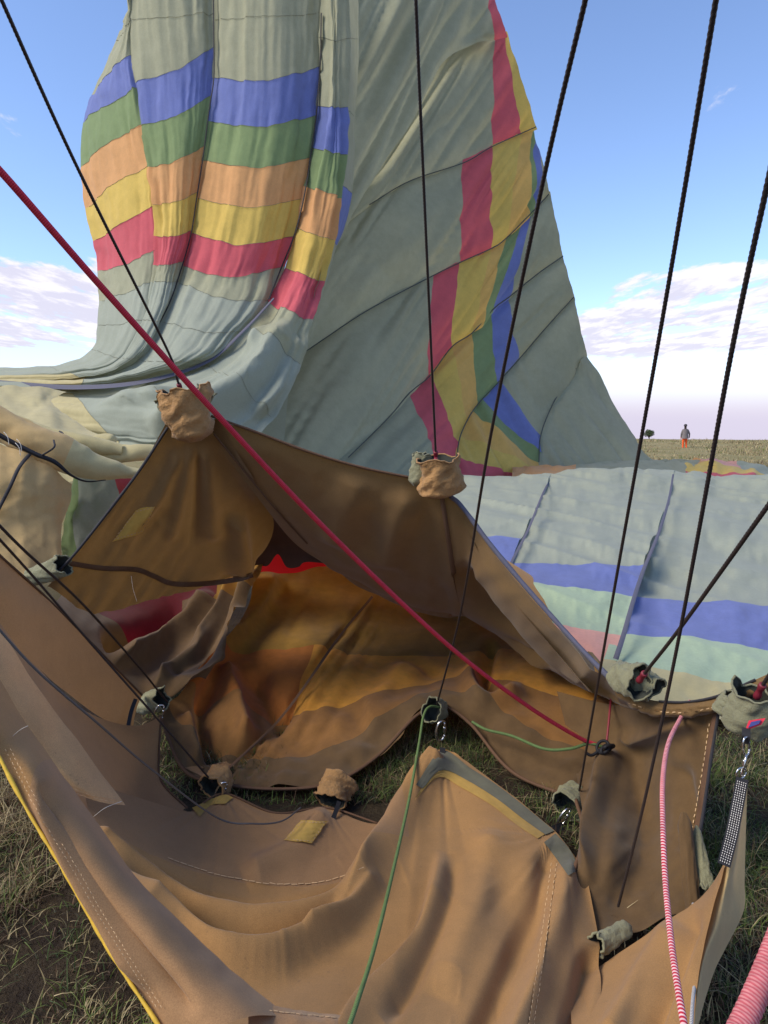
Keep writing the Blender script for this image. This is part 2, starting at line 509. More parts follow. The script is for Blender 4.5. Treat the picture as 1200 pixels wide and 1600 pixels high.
LTAPE = plain('grey_load_tape', (82, 86, 78), 0.85)
DTAPE = plain('dark_seam_tape', (52, 50, 52), 0.8)
BTAPE = plain('brown_seam_tape', (96, 70, 50), 0.85)
BLACK = plain('black_webbing', (26, 25, 28), 0.7)
THREAD = plain('white_thread', (222, 214, 200), 0.8)
TTHREAD = plain('tan_thread', (206, 172, 128), 0.8)
CABLE = plain('dark_cable_sheath', (50, 42, 40), 0.5, var=0.35, nscale=200)
GCABLE = plain('grey_steel_cable', (92, 86, 82), 0.6, 0.0, var=0.3, nscale=300)
SLEEVE = plain('crimson_sleeve', (122, 36, 48), 0.5)
STEEL = plain('bright_steel', (200, 198, 194), 0.22, 0.95, 0.6, var=0.1)
REDROPE = braid('red_rope_braid', (222, 66, 84), (190, 48, 66), 160.0, 0.5, 1.5)
PINKROPE = braid('red_white_rope_braid', (180, 44, 62), (226, 190, 188), 84.0, 0.55, 1.0)
BIGROPE = braid('pink_rope_braid', (188, 92, 96), (208, 134, 132), 190.0, 0.5, 2.2)
GRNROPE = braid('green_rope_braid', (106, 128, 78), (80, 102, 60), 150.0, 0.5, 1.5)
WHTROPE = braid('white_grey_rope_braid', (210, 206, 200), (120, 118, 118), 120.0, 0.5, 1.2)
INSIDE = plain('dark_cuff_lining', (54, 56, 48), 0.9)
BADGE = plain('blue_badge', (52, 60, 120), 0.7)
BADGER = plain('red_badge_edge', (220, 50, 70), 0.7)

# ------------------------------------------------------------------ ground
def hill(x, y):
    """gently uneven rise that falls away behind its crest, to a far plain"""
    r = np.hypot(x, y)
    z = 0.10 * fbm(x / 3.0, y / 3.0, 4) * np.clip((r - 6) / 10, 0, 1) + 0.5 * noise(x / 16, y / 16, 9) * np.clip((r - 20) / 25, 0, 1)
    fall = np.clip(r - 62, 0, None)
    z = z - 0.0009 * np.minimum(fall, 60) ** 2 - 0.108 * np.clip(fall - 60, 0, None)
    return z
def make_ground():
    rr = np.concatenate([np.linspace(0.0, 12, 25), np.linspace(12.5, 70, 70), np.geomspace(72, 30000, 60)])
    th = np.linspace(0, 2 * np.pi, 161)
    R_, T_ = np.meshgrid(rr, th, indexing='ij')
    x, y = R_ * np.sin(T_), R_ * np.cos(T_)
    v = np.stack([x, y, hill(x, y)], -1).reshape(-1, 3)
    m, t = newmat('savanna_soil')
    tcx = mn(t, 'ShaderNodeTexCoord').outputs['Object']
    a = mn(t, 'ShaderNodeTexNoise', {'Vector': tcx, 'Scale': 2.3, 'Detail': 8.0, 'Roughness': 0.7}).outputs[0]
    b = mn(t, 'ShaderNodeTexNoise', {'Vector': tcx, 'Scale': 0.35, 'Detail': 6.0, 'Roughness': 0.65}).outputs[0]
    c = mn(t, 'ShaderNodeTexNoise', {'Vector': tcx, 'Scale': 38.0, 'Detail': 5.0, 'Roughness': 0.7}).outputs[0]
    cr = mn(t, 'ShaderNodeValToRGB', {0: a})
    e = cr.color_ramp.elements
    e[0].position = 0.36; e[0].color = (*lin((46, 37, 33)), 1)
    e[1].position = 0.66; e[1].color = (*lin((84, 73, 54)), 1)
    g = mn(t, 'ShaderNodeValToRGB', {0: b})
    e = g.color_ramp.elements
    e[0].position = 0.35; e[0].color = (*lin((178, 160, 114)), 1)
    e[1].position = 0.62; e[1].color = (*lin((152, 144, 98)), 1)
    sp = mn(t, 'ShaderNodeVectorMath', {0: tcx}, operation='LENGTH').outputs['Value']
    f = mn(t, 'ShaderNodeMapRange', {0: sp, 1: 7.0, 2: 13.0, 3: 0.0, 4: 1.0}).outputs[0]
    col = mn(t, 'ShaderNodeMix', {0: f, 6: cr.outputs[0], 7: g.outputs[0]}, data_type='RGBA').outputs[2]
    col = mn(t, 'ShaderNodeMix', {0: mn(t, 'ShaderNodeMapRange', {0: c, 1: 0.3, 2: 0.75, 3: 0.5, 4: 0.0}).outputs[0], 6: col, 7: (0.035, 0.028, 0.024, 1)}, data_type='RGBA').outputs[2]
    bp = mn(t, 'ShaderNodeBump', {'Height': c, 'Strength': 0.8, 'Distance': 0.05}).outputs[0]
    d = mn(t, 'ShaderNodeBsdfPrincipled', {'Base Color': col, 'Roughness': 0.95, 'Normal': bp, 'Specular IOR Level': 0.1})
    mn(t, 'ShaderNodeOutputMaterial', {0: d.outputs[0]})
    o = link('ground', mesh('ground', v, gridfaces(len(rr), len(th))), m)
    tag(o, kind='structure', label='dry savanna ground of dark soil and faded grass', cat='ground')
make_ground()

def blade_mesh(name, base, h, w, lean, ang, mats, mi, seg=3):
    n = len(base)
    ts = np.linspace(0, 1, seg + 1)
    side = np.stack([np.cos(ang), np.sin(ang), np.zeros(n)], -1)
    la = ang + np.pi / 2 + rng.normal(0, 0.5, n)
    ld = np.stack([np.cos(la), np.sin(la), np.zeros(n)], -1)
    V = []
    for t in ts:
        c = base + ld * (lean * h * t ** 1.8)[:, None]
        c[:, 2] += h * t * (1 - 0.35 * np.minimum(lean, 1.6) * t)
        ww = w * (1 - t) ** 0.7 * 0.5 + 0.0004
        V.append(c - side * ww[:, None]); V.append(c + side * ww[:, None])
    V = np.stack(V, 1).reshape(-1, 3)
    k = 2 * (seg + 1)
    q = np.array([[2 * s, 2 * s + 1, 2 * s + 3, 2 * s + 2] for s in range(seg)])
    F = (np.arange(n)[:, None, None] * k + q[None]).reshape(-1, 4)
    me = bpy.data.meshes.new(name)
    me.vertices.add(len(V)); me.vertices.foreach_set('co', V.ravel())
    me.loops.add(F.size); me.loops.foreach_set('vertex_index', F.ravel().astype(np.int32))
    me.polygons.add(len(F)); me.polygons.foreach_set('loop_start', np.arange(0, F.size, 4, dtype=np.int32))
    me.polygons.foreach_set('material_index', np.repeat(mi, seg).astype(np.int32))
    me.polygons.foreach_set('use_smooth', np.ones(len(F), bool))
    me.update(calc_edges=True)
    return link(name, me, mats)
def leafmat(name, c, tr=0.3):
    return cloth(name, c, tr, stain=0.35, weave=40, bump=0.0, rough=0.7)
GRASS = [leafmat('straw_grass', (198, 180, 136)), leafmat('pale_grass', (158, 144, 104)), leafmat('green_grass', (112, 130, 62)),
         leafmat('deep_green_grass', (70, 88, 44)), leafmat('brown_grass', (108, 84, 62))]
def seen(P):
    """where a spot would appear in the frame"""
    q = P - np.array([0, 0, EYE])
    d = q[:, 1] * CP - q[:, 2] * SP
    return 600 + FOC * q[:, 0] / d, 800 - FOC * (q[:, 1] * SP + q[:, 2] * CP) / d
def make_grass():
    n = 260000
    x = rng.uniform(-3.6, 3.6, n); y = rng.uniform(1.2, 6.8, n)
    P = np.stack([x, y, hill(x, y)], -1)
    px, py = seen(P)
    keep = ((px < 420) & (px > -200) & (py > 1130) & (py < 1760) & (py - 1130 > (px - 60) * 1.2)) | ((px > 1088) & (px < 1330) & (py > 1080) & (py < 1760)) | ((py > 1080) & (py < 1258) & (px > 220) & (px < 640)) | ((py > 1080) & (py < 1330) & (px >= 640) & (px < 960)) | ((px > 935) & (px < 1060) & (py > 1440) & (py < 1520))
    clump = fbm(x * 2.2, y * 2.2, 31) + 0.55 * fbm(x * 7, y * 7, 41)
    keep &= clump + rng.normal(0, 0.25, n) > -0.12
    P = P[keep]; px = px[keep]; cl = clump[keep]
    m = len(P)
    green = np.clip(0.32 + 0.9 * fbm(P[:, 0] * 1.6, P[:, 1] * 1.6, 51), 0.04, 0.8)
    r = rng.random(m)
    mi = np.where(r < green, np.where(rng.random(m) < 0.5, 2, 3), rng.choice([0, 1, 1, 4, 4], m))
    h = rng.gamma(5, 0.017, m) * (0.75 + cl.clip(-0.3, 0.8))
    h = h.clip(0.03, 0.26)
    mid = (px > 230) & (px < 960)
    mi = np.where(mid & (rng.random(m) < 0.7), rng.choice([3, 3, 2, 4], m), mi)  # shade in the gap below the mouth, put into darker blade colours
    h = np.where(mid, h.clip(0, 0.10), h)
    o = blade_mesh('near_grass', P, h, rng.uniform(0.002, 0.0055, m), rng.gamma(2.2, 0.42, m), rng.uniform(0, 6.28, m), GRASS, mi)
    tag(o, 'tangled green and straw grass around the skirt cloth', 'grass', kind='stuff')
    # the field beyond the cloth
    n = 60000
    rad = rng.uniform(12, 70, n) ; th = rng.uniform(math.radians(10), math.radians(36), n)
    x, y = rad * np.sin(th), rad * np.cos(th)
    cl = fbm(x / 2.2, y / 2.2, 61)
    k = cl + rng.normal(0, 0.2, n) > -0.05
    x, y, cl = x[k], y[k], cl[k]
    P = np.stack([x, y, hill(x, y)], -1); m = len(P)
    gr = np.clip(0.35 + 0.9 * fbm(x / 6, y / 6, 71), 0.05, 0.85)
    mi = np.where(rng.random(m) < gr, rng.choice([2, 1, 1, 0], m), rng.choice([0, 0, 1, 4], m))
    h = rng.gamma(5, 0.032, m).clip(0.06, 0.4) * (0.7 + cl.clip(-0.3, 0.6))
    o = blade_mesh('field_grass', P, h, rng.uniform(0.02, 0.05, m), rng.gamma(2, 0.3, m), rng.uniform(0, 6.28, m), GRASS, mi, seg=2)
    tag(o, 'faded savanna grass covering the field behind the balloon', 'grass', kind='stuff')
make_grass()

# ------------------------------------------------------------------ the envelope
env = empty('balloon_envelope', (0, 12, 0), 'deflating hot air balloon envelope in sage grey with rainbow bands', 'balloon')

def pleats(amp, ku, kv, seed, lo=0.35):
    """gathers that run along a gore, strongest beside its seams"""
    def f(u, v, px, py):
        e = (lo + (1 - lo) * np.abs(2 * u - 1) ** 2) * np.clip(np.minimum(u, 1 - u) * 14, 0.1, 1)
        return amp * e * (fbm(u * ku, v * kv, seed, 3) + 0.6 * ridged(u * ku * 0.6, v * kv * 0.7, seed + 5) + 0.35 * ridged(u * ku * 2.2, v * kv * 1.3, seed + 8))
    return f
def strip(rows, dl, dr, mats, bulge, fn, nu=26, nv=12, wob=3.0, seed=0, folds=(), ext=5.0, seams=True):
    """one gore: rows of (left seam point, right seam point); dl, dr give the depth there"""
    g = []
    for k, (a, b) in enumerate(rows):
        q = np.array([b[0] - a[0], b[1] - a[1]], float); q *= ext / (np.linalg.norm(q) + 1e-6)
        a = (a[0] - q[0], a[1] - q[1]) + tuple(a[2:]); b = (b[0] + q[0], b[1] + q[1]) + tuple(b[2:])
        g.append([(a[0], a[1], dl(*a)), ((a[0] + b[0]) / 2 + (a[2] if len(a) > 2 else 0), (a[1] + b[1]) / 2 + (b[2] if len(b) > 2 else 0), (dl(*a) + dr(*b)) / 2), (b[0], b[1], dr(*b))])
    pan = []
    k = 0
    for n, mt in mats:
        pan.append((k, k + n, 0, 2, mt)); k += n
    s = sheet(env, g, pan, nu=nu, nv=nv, fn=fn, bulge=bulge, wob=wob, wobs=22, seed=seed, folds=folds)
    for r_ in (range(1, len(rows) - 1) if seams else ()):                 # sewn joint of two cloth panels
        q = place(s.px[r_ * nv, 2:-2], s.py[r_ * nv, 2:-2], s.d[r_ * nv, 2:-2] - 0.012)
        tube('panel_seam', q[::2], 0.0035, SEAM, env, 4, cap=False)
    return s

SEAM = plain('grey_seam_thread', (132, 132, 116), 0.9)
BANDS = [(3, GREY), (1, BLUE), (1, GREEN), (1, ORANGE), (1, YELLOW), (1, RED)]
def dt(x, y, *_):              # how far off the standing tower is
    return 13.2 + 1.0 * max(0, (y - 430) / 200) * -1.6 + max(0, 230 - x) * 0.008
TA = lambda x, y, *_: dt(x, y) + 0.10
def tower():
    g0 = [((228, -150), (206, -150)), ((212, -20), (204, -40)), ((183, 62), (203, 30)), ((147, 145, -4), (204, 86, -6)), ((134, 189), (211, 138, -3)), ((130, 259), (220, 196, -8)),
          ((137, 322), (233, 258, -8)), ((150, 375), (241, 322, -2)), ((157, 422), (245, 390, 4)),
          ((158, 470), (240, 440)), ((157, 510), (225, 500)), ((146, 549), (188, 560)), ((80, 575), (110, 583)), ((-70, 580), (-70, 590))]
    strip(g0, lambda x, y, *_: dt(x, y) + 0.9, TA, BANDS + [(1, GREY), (3, SAGE), (1, SAGE)], 0.35, pleats(0.13, 8, 0.5, 1))
    g1 = [((206, -150), (332, -150)), ((204, -40), (332, -40)), ((204, 30), (334, 20)), ((213, 128), (334, 72, 8)), ((221, 195), (328, 150, 8)), ((234, 258), (318, 229, 6)),
          ((240, 318), (308, 300, 6)), ((245, 368), (299, 362, 4)), ((243, 414), (283, 410, 3)),
          ((240, 440), (277, 440)), ((225, 500), (255, 500)), ((188, 560), (215, 560)), ((110, 583), (130, 592)), ((-70, 590), (-70, 594))]
    strip(g1, TA, TA, BANDS + [(1, GREY), (3, SAGE), (1, CREAM)], 0.30, pleats(0.14, 10, 0.45, 2))
    g2 = [((333, -150), (508, -150)), ((333, -40), (506, -40)), ((334, 30), (503, 20)), ((334, 122), (500, 104, 12)), ((328, 189), (494, 180, 12)), ((318, 250), (485, 245, 14)),
          ((309, 310), (475, 308, 15)), ((300, 365), (460, 367, 16)), ((289, 416), (441, 415, 17)),
          ((279, 440), (425, 468, 12)), ((256, 500), (380, 516, 10)), ((216, 560), (322, 564, 4)), ((131, 592), (125, 602)), ((-70, 594), (-70, 597))]
    s2 = strip(g2, TA, TA, BANDS + [(1, GREY), (3, SAGE), (1, CREAM)], 0.5, pleats(0.13, 13, 0.4, 3), nu=32)
    g3 = [((508, -150), (536, -150)), ((506, -40), (537, -40)), ((502, 60), (540, 60)), ((498, 164), (539, 167)), ((493, 232), (538, 240)), ((482, 293), (530, 308)),
          ((467, 358), (520, 375)), ((450, 420), (503, 437)), ((420, 471), (485, 497)),
          ((388, 510), (458, 570)), ((322, 567), (425, 650)), ((225, 596), (340, 705)), ((108, 606), (180, 695)), ((-70, 598), (-70, 660))]
    s3 = strip(g3, TA, lambda x, y, *_: dt(x, y) - 0.1, BANDS + [(1, GREY), (3, SAGE), (1, CREAM)], 0.45, pleats(0.20, 5, 0.35, 4, 0.6), nu=30, nv=16,
               folds=[fold([(452, 500), (400, 590), (330, 640), (230, 672)], 16, 0.35), fold([(420, 500), (370, 570), (290, 612), (150, 640)], 11, 0.25),
                      fold([(470, 520), (440, 600), (400, 650)], 12, 0.25), fold([(400, 540), (340, 590), (250, 625)], 8, -0.22)])
    # the cloth turns the corner behind its right edge
    bk = [((536, -150), (552, -150)), ((540, 60), (556, 60)), ((539, 167), (552, 180)), ((536, 290), (546, 300)), ((520, 375), (524, 380)), ((485, 497), (487, 500))]
    strip(bk, lambda x, y, *_: dt(x, y) - 0.05, lambda x, y, *_: dt(x, y) + 1.4, [(3, GREY), (1, BLUE), (1, GREY)], 0.0, pleats(0.1, 4, 0.6, 8))
    for ln, s_, w in (([(333, -60), (334, 60), (334, 122), (327, 170), (318, 240), (308, 305), (299, 363), (285, 414), (262, 480), (225, 545)], s2, (2.0, 2.0)),
                      ([(502, 20), (500, 104), (494, 180), (485, 245), (475, 308), (460, 367), (441, 415), (420, 468)], s3, (2.2, 2.4))):
        ribbon('load_tape', ln, w, s_, DTAPE, env, off=0.10)
    ribbon('load_tape', [(428, 466), (380, 517), (322, 566), (225, 596), (120, 605), (0, 598), (-60, 592)], (3, 9), s3, TAPE, env, off=0.06, smooth=4)
    # the far side of the standing cloth
    bk = [[(172, 430, 14.8), (320, 430, 14.8), (490, 430, 14.3)], [(168, 520, 14.2), (310, 540, 13.8), (470, 540, 13.6)],
          [(100, 590, 13.2), (280, 600, 13.0), (450, 620, 13.0)], [(-60, 595, 12.8), (240, 640, 12.6), (440, 760, 12.6)]]
    sheet(env, bk, [(0, 3, 0, 2, SAGE)], nu=6, nv=4)
    return s2, s3
tower()

def dw(x, y, *_):
    return 15.0 + (x - 450) / 550 * 5.2 - max(0, y - 600) * 0.012
def wall_side():
    WP = dict(nu=26, nv=12, wob=2.0, seams=False)
    def lines(amp, seed, ang=58, k=16.0, ln=130.0):
        c, s = math.cos(math.radians(ang)), math.sin(math.radians(ang))
        def f(u, v, px, py):
            a = (px * c - py * -s); a = px * s + py * c        # across the wrinkles
            b = px * c - py * s
            e = np.clip((v.max() - v) / 1.6, 0.08, 1) * np.clip(np.minimum(u, 1 - u) * 9, 0.25, 1)
            return amp * e * (ridged(a / k, b / ln, seed) + 0.7 * fbm(a / (k * 1.7), b / ln, seed + 3, 2))
        return f
    A_ = [((535, -150), (490, 480)), ((580, -150), (545, 345)), ((640, -150), (600, 250)), ((690, -150), (645, 180)), ((725, -150), (690, 95)), ((748, -80), (742, 64)), ((765, -20), (771, 57)), ((774, 0), (791, 53))]
    strip(A_, lambda x, y, *_: dw(x, y) - 0.4, lambda x, y, *_: dw(x, y) - 0.55, [(6, GREY), (1, RED)], 0.3, lines(0.294, 21, 64, 24, 260), **WP)
    B_ = [((530, 345), (470, 405)), ((600, 240), (577, 320)), ((645, 170), (640, 283)), ((690, 92), (700, 262)), ((740, 64), (733, 241)), ((773, 56), (770, 226)), ((789, 54), (814, 208)), ((793, 53), (838, 197))]
    sb = strip(B_, dw, dw, [(5, GREY), (1, RED), (1, YELLOW)], 0.25, lines(0.140, 22), **WP)
    C_ = [((480, 405), (430, 590)), ((577, 320), (520, 520)), ((640, 283), (600, 470)), ((724, 253), (720, 406)), ((769, 229), (768, 388)), ((818, 207), (791, 372)), ((834, 205), (826, 341)), ((838, 225), (836, 322)), ((846, 248), (846, 312)), ((855, 285), (858, 300))]
    sc_ = strip(C_, dw, dw, [(3, GREY), (1, RED), (1, YELLOW), (1, YELLOR), (1, GREEN), (1, BLUE), (1, GREY)], 0.3, lines(0.140, 23), **WP)
    D_ = [((430, 590), (455, 780)), ((576, 484), (600, 660)), ((640, 450), (645, 612)), ((677, 431), (671, 588)), ((719, 410), (706, 541)), ((768, 388), (738, 520)), ((790, 373), (754, 511)), ((815, 349), (772, 482)), ((832, 330), (797, 463)), ((846, 314), (824, 436)), ((860, 303), (880, 400))]
    sd = strip(D_, dw, dw, [(3, GREY), (1, RED), (1, YELLOW), (1, YELLOR), (1, GREEN), (1, BLUE), (2, GREY)], 0.3, lines(0.126, 24), **WP)
    E_ = [((455, 780), (520, 830)), ((590, 670), (640, 790)), ((640, 614), (698, 750)), ((673, 586), (717, 690)), ((707, 543), (731, 655)), ((737, 521), (748, 630)), ((768, 494), (778, 598)), ((795, 465), (812, 560)), ((840, 428), (855, 510)), ((880, 400), (897, 464))]
    se = strip(E_, dw, dw, [(2, GREY), (1, RED), (1, YELLOW), (1, YELLOR), (1, GREEN), (1, BLUE), (2, GREY)], 0.3, lines(0.119, 25, 45), **WP)
    F_ = [((690, 775), (740, 778)), ((704, 745), (772, 752)), ((714, 712), (812, 744)), ((718, 677), (845, 735)), ((735, 640), (842, 722)), ((752, 622), (842, 705)), ((781, 595), (845, 680)), ((815, 557), (862, 635)), ((897, 464), (917, 556))]
    sf = strip(F_, dw, dw, [(2, RED), (1, YELLOW), (1, YELLOR), (1, GREEN), (1, BLUE), (2, GREY)], 0.3, lines(0.140, 26, 120, 14, 150), **WP)
    G_ = [((842, 735), (1060, 740)), ((842, 705), (1008, 712)), ((848, 675), (988, 682)), ((862, 635), (958, 634)), ((885, 595), (937, 592)), ((904, 568), (912, 558))]
    sg = strip(G_, dw, dw, [(5, GREY)], 0.35, lines(0.182, 27, 125, 16, 170), **WP)
    # unseen far side of the envelope here, added to block light from behind
    bk = [[(560, -150, 20), (640, -150, 20.5), (745, -120, 21)], [(540, 100, 19.5), (680, 100, 20.5), (790, 100, 21.5)], [(500, 300, 19), (680, 300, 20.5), (845, 290, 22)], [(470, 480, 18.6), (680, 480, 20.5), (885, 480, 22.5)], [(450, 620, 18), (700, 620, 20), (945, 640, 23)], [(440, 780, 17.4), (720, 740, 19.5), (1000, 715, 23)]]
    sheet(env, bk, [(0, 5, 0, 2, GREY)], nu=6, nv=4)
    for ln, s_, w in (([(688, 96), (745, 63), (791, 53)], sb, 2.2), ([(577, 320), (640, 283), (725, 254), (769, 229), (838, 198)], sc_, 2.2),
                      ([(440, 575), (500, 534), (576, 484), (676, 431), (719, 410), (768, 388), (790, 373), (832, 331), (858, 303)], sd, 2.4),
                      ([(544, 715), (605, 655), (640, 614), (672, 587), (706, 542), (738, 520), (772, 482), (797, 463), (840, 428), (880, 400)], se, 2.4),
                      ([(714, 735), (717, 690), (731, 655), (748, 630), (778, 598), (812, 560), (855, 510), (897, 464)], sf, 2.4),
                      ([(842, 722), (845, 680), (862, 635), (885, 595), (900, 575)], sg, 2.4)):
        ribbon('load_tape', ln, w * 0.75, s_, LTAPE, env, off=0.10)
wall_side()

def lying_cloth():
    def wr(amp, seed):
        def f(u, v, px, py):
            y_ = 2.2 / (0.13 + (py - 740) / 1100 + 1e-3); x_ = (px - 600) / 1100 * y_      # metres on the ground
            e = np.clip(1.3 - v / 9, 0.35, 1)
            return amp * e * (0.6 * ridged((x_ * 0.5 + y_) / 1.5, (x_ - y_ * .5) / 5.0, seed) + 0.6 * ridged((x_ * 1.2 + 0.7 * y_) / 0.8, (x_ * .7 - y_) / 4.0, seed + 2) + 0.12 * ridged((x_ * 0.7 - y_) / 0.45, (x_ + .7 * y_) / 2.0, seed + 6) + 0.9 * fbm(x_ / 3.2, y_ / 2.6, seed + 4, 2))
        return f
    def rows(lr, ds, under=14):
        return [[(a[0] - under, a[1], d + 0.12), ((a[0] + b[0]) / 2, (a[1] + b[1]) / 2 + (a[2] if len(a) > 2 else 0), d - 0.02), (b[0], b[1], d)] for (a, b), d in zip(lr, ds)]
    ds = [15.5, 13.0, 11.0, 8.9, 7.3, 6.4, 5.6, 5.0]
    g2 = rows([((866, 760), (1054, 756)), ((862, 744, -4), (1052, 738)), ((848, 772, 2), (1044, 785)), ((825, 828), (1028, 836)), ((799, 879), (1006, 889)), ((800, 912), (990, 935)), ((838, 978), (972, 995)), ((905, 1050), (958, 1045))], ds)
    s2 = sheet(env, g2, [(0, 4, 0, 2, SAGE), (4, 5, 0, 2, BLUE), (5, 6, 0, 2, MINT), (6, 7, 0, 2, PINK)], nu=44, nv=24, lift=wr(0.13, 61), wob=5, wobs=30)
    g3 = rows([((1054, 756), (1320, 765)), ((1052, 738, 6), (1320, 745)), ((1044, 785), (1320, 800)), ((1028, 836), (1320, 862)), ((992, 936), (1320, 962)), ((975, 990, -8), (1320, 1052)), ((958, 1040), (1320, 1112)), ((940, 1100), (1320, 1170))], [15.5, 13, 11, 8.9, 6.6, 5.6, 4.9, 4.5])
    s3 = sheet(env, g3, [(0, 4, 0, 2, SAGE), (4, 5, 0, 2, BLUE), (5, 6, 0, 2, MINT), (6, 7, 0, 2, CREAM)], nu=44, nv=24, lift=wr(0.13, 61), wob=6, wobs=34)
    g1 = rows([((680, 764), (866, 760)), ((680, 748), (862, 744)), ((680, 780), (848, 772)), ((680, 828), (825, 828)), ((680, 845), (813, 847)), ((680, 879), (798, 880)), ((670, 940), (765, 950))], [15.5, 13, 11, 8.9, 8.2, 7.3, 6.0])
    s1 = sheet(env, g1, [(0, 4, 0, 2, SAGE), (4, 5, 0, 2, BLUE), (5, 6, 0, 2, MINT)], nu=30, nv=20, lift=wr(0.13, 61), wob=4, wobs=30)
    ribbon('load_tape', [(862, 746), (848, 772), (825, 828), (799, 879), (785, 912)], (2.5, 5), s2, TAPE, env, off=0.05, smooth=4)
    ribbon('load_tape', [(1052, 741), (1044, 785), (1028, 836), (1006, 889), (990, 937), (974, 993), (962, 1030)], (3, 9), s3, TAPE, env, off=0.06, smooth=4)
    # a heap in warm colours farther off, and the limp edge under the standing wall
    h = [[(1020, 735, 21), (1060, 726, 20.5), (1110, 722, 20), (1160, 735, 20), (1215, 750, 20)],
         [(1020, 722, 20.5), (1050, 722, 20), (1095, 718, 19.5), (1150, 722, 19.5), (1230, 735, 19.5)],
         [(1030, 722, 20), (1056, 724, 19.3), (1105, 722, 19), (1160, 731, 19), (1215, 748, 19)],
         [(1036, 727, 19), (1062, 736, 18.3), (1110, 737, 18), (1164, 738, 18), (1200, 748, 18)],
         [(1040, 752, 18), (1070, 756, 17.5), (1115, 756, 17), (1160, 756, 17), (1210, 760, 17)]]
    fnh = lambda u, v, px, py: 0.10 * ridged(px / 22, py / 18, 91) + 0.08 * fbm(px / 20, py / 9, 92)
    sheet(env, h, [(0, 1, 0, 4, GREEN), (1, 2, 0, 2, ORANGE), (1, 2, 2, 3, PINK), (1, 2, 3, 4, SAGE), (2, 3, 0, 1, ORANGE), (2, 3, 1, 4, YELLOW), (3, 4, 0, 1, YELLOW), (3, 4, 1, 4, RED)], nu=14, nv=10, fn=fnh, wob=3, wobs=14)
    e = [[(800, 745, 16.8), (850, 738, 16.8), (900, 734, 17), (960, 726, 18), (1110, 724, 20)], [(800, 730, 16.4), (850, 729, 16.2), (900, 728, 16.4), (960, 722, 17.5), (1110, 719, 19.6)], [(800, 748, 15.4), (850, 746, 15.2), (900, 748, 15.2), (960, 745, 16), (1110, 745, 18.5)]]
    sheet(env, e, [(0, 2, 0, 2, ORANGE), (0, 2, 2, 4, GREY)], nu=14, nv=12, fn=lambda u, v, px, py: 0.08 * ridged(px / 20, py / 10, 95), wob=2, wobs=14)
lying_cloth()

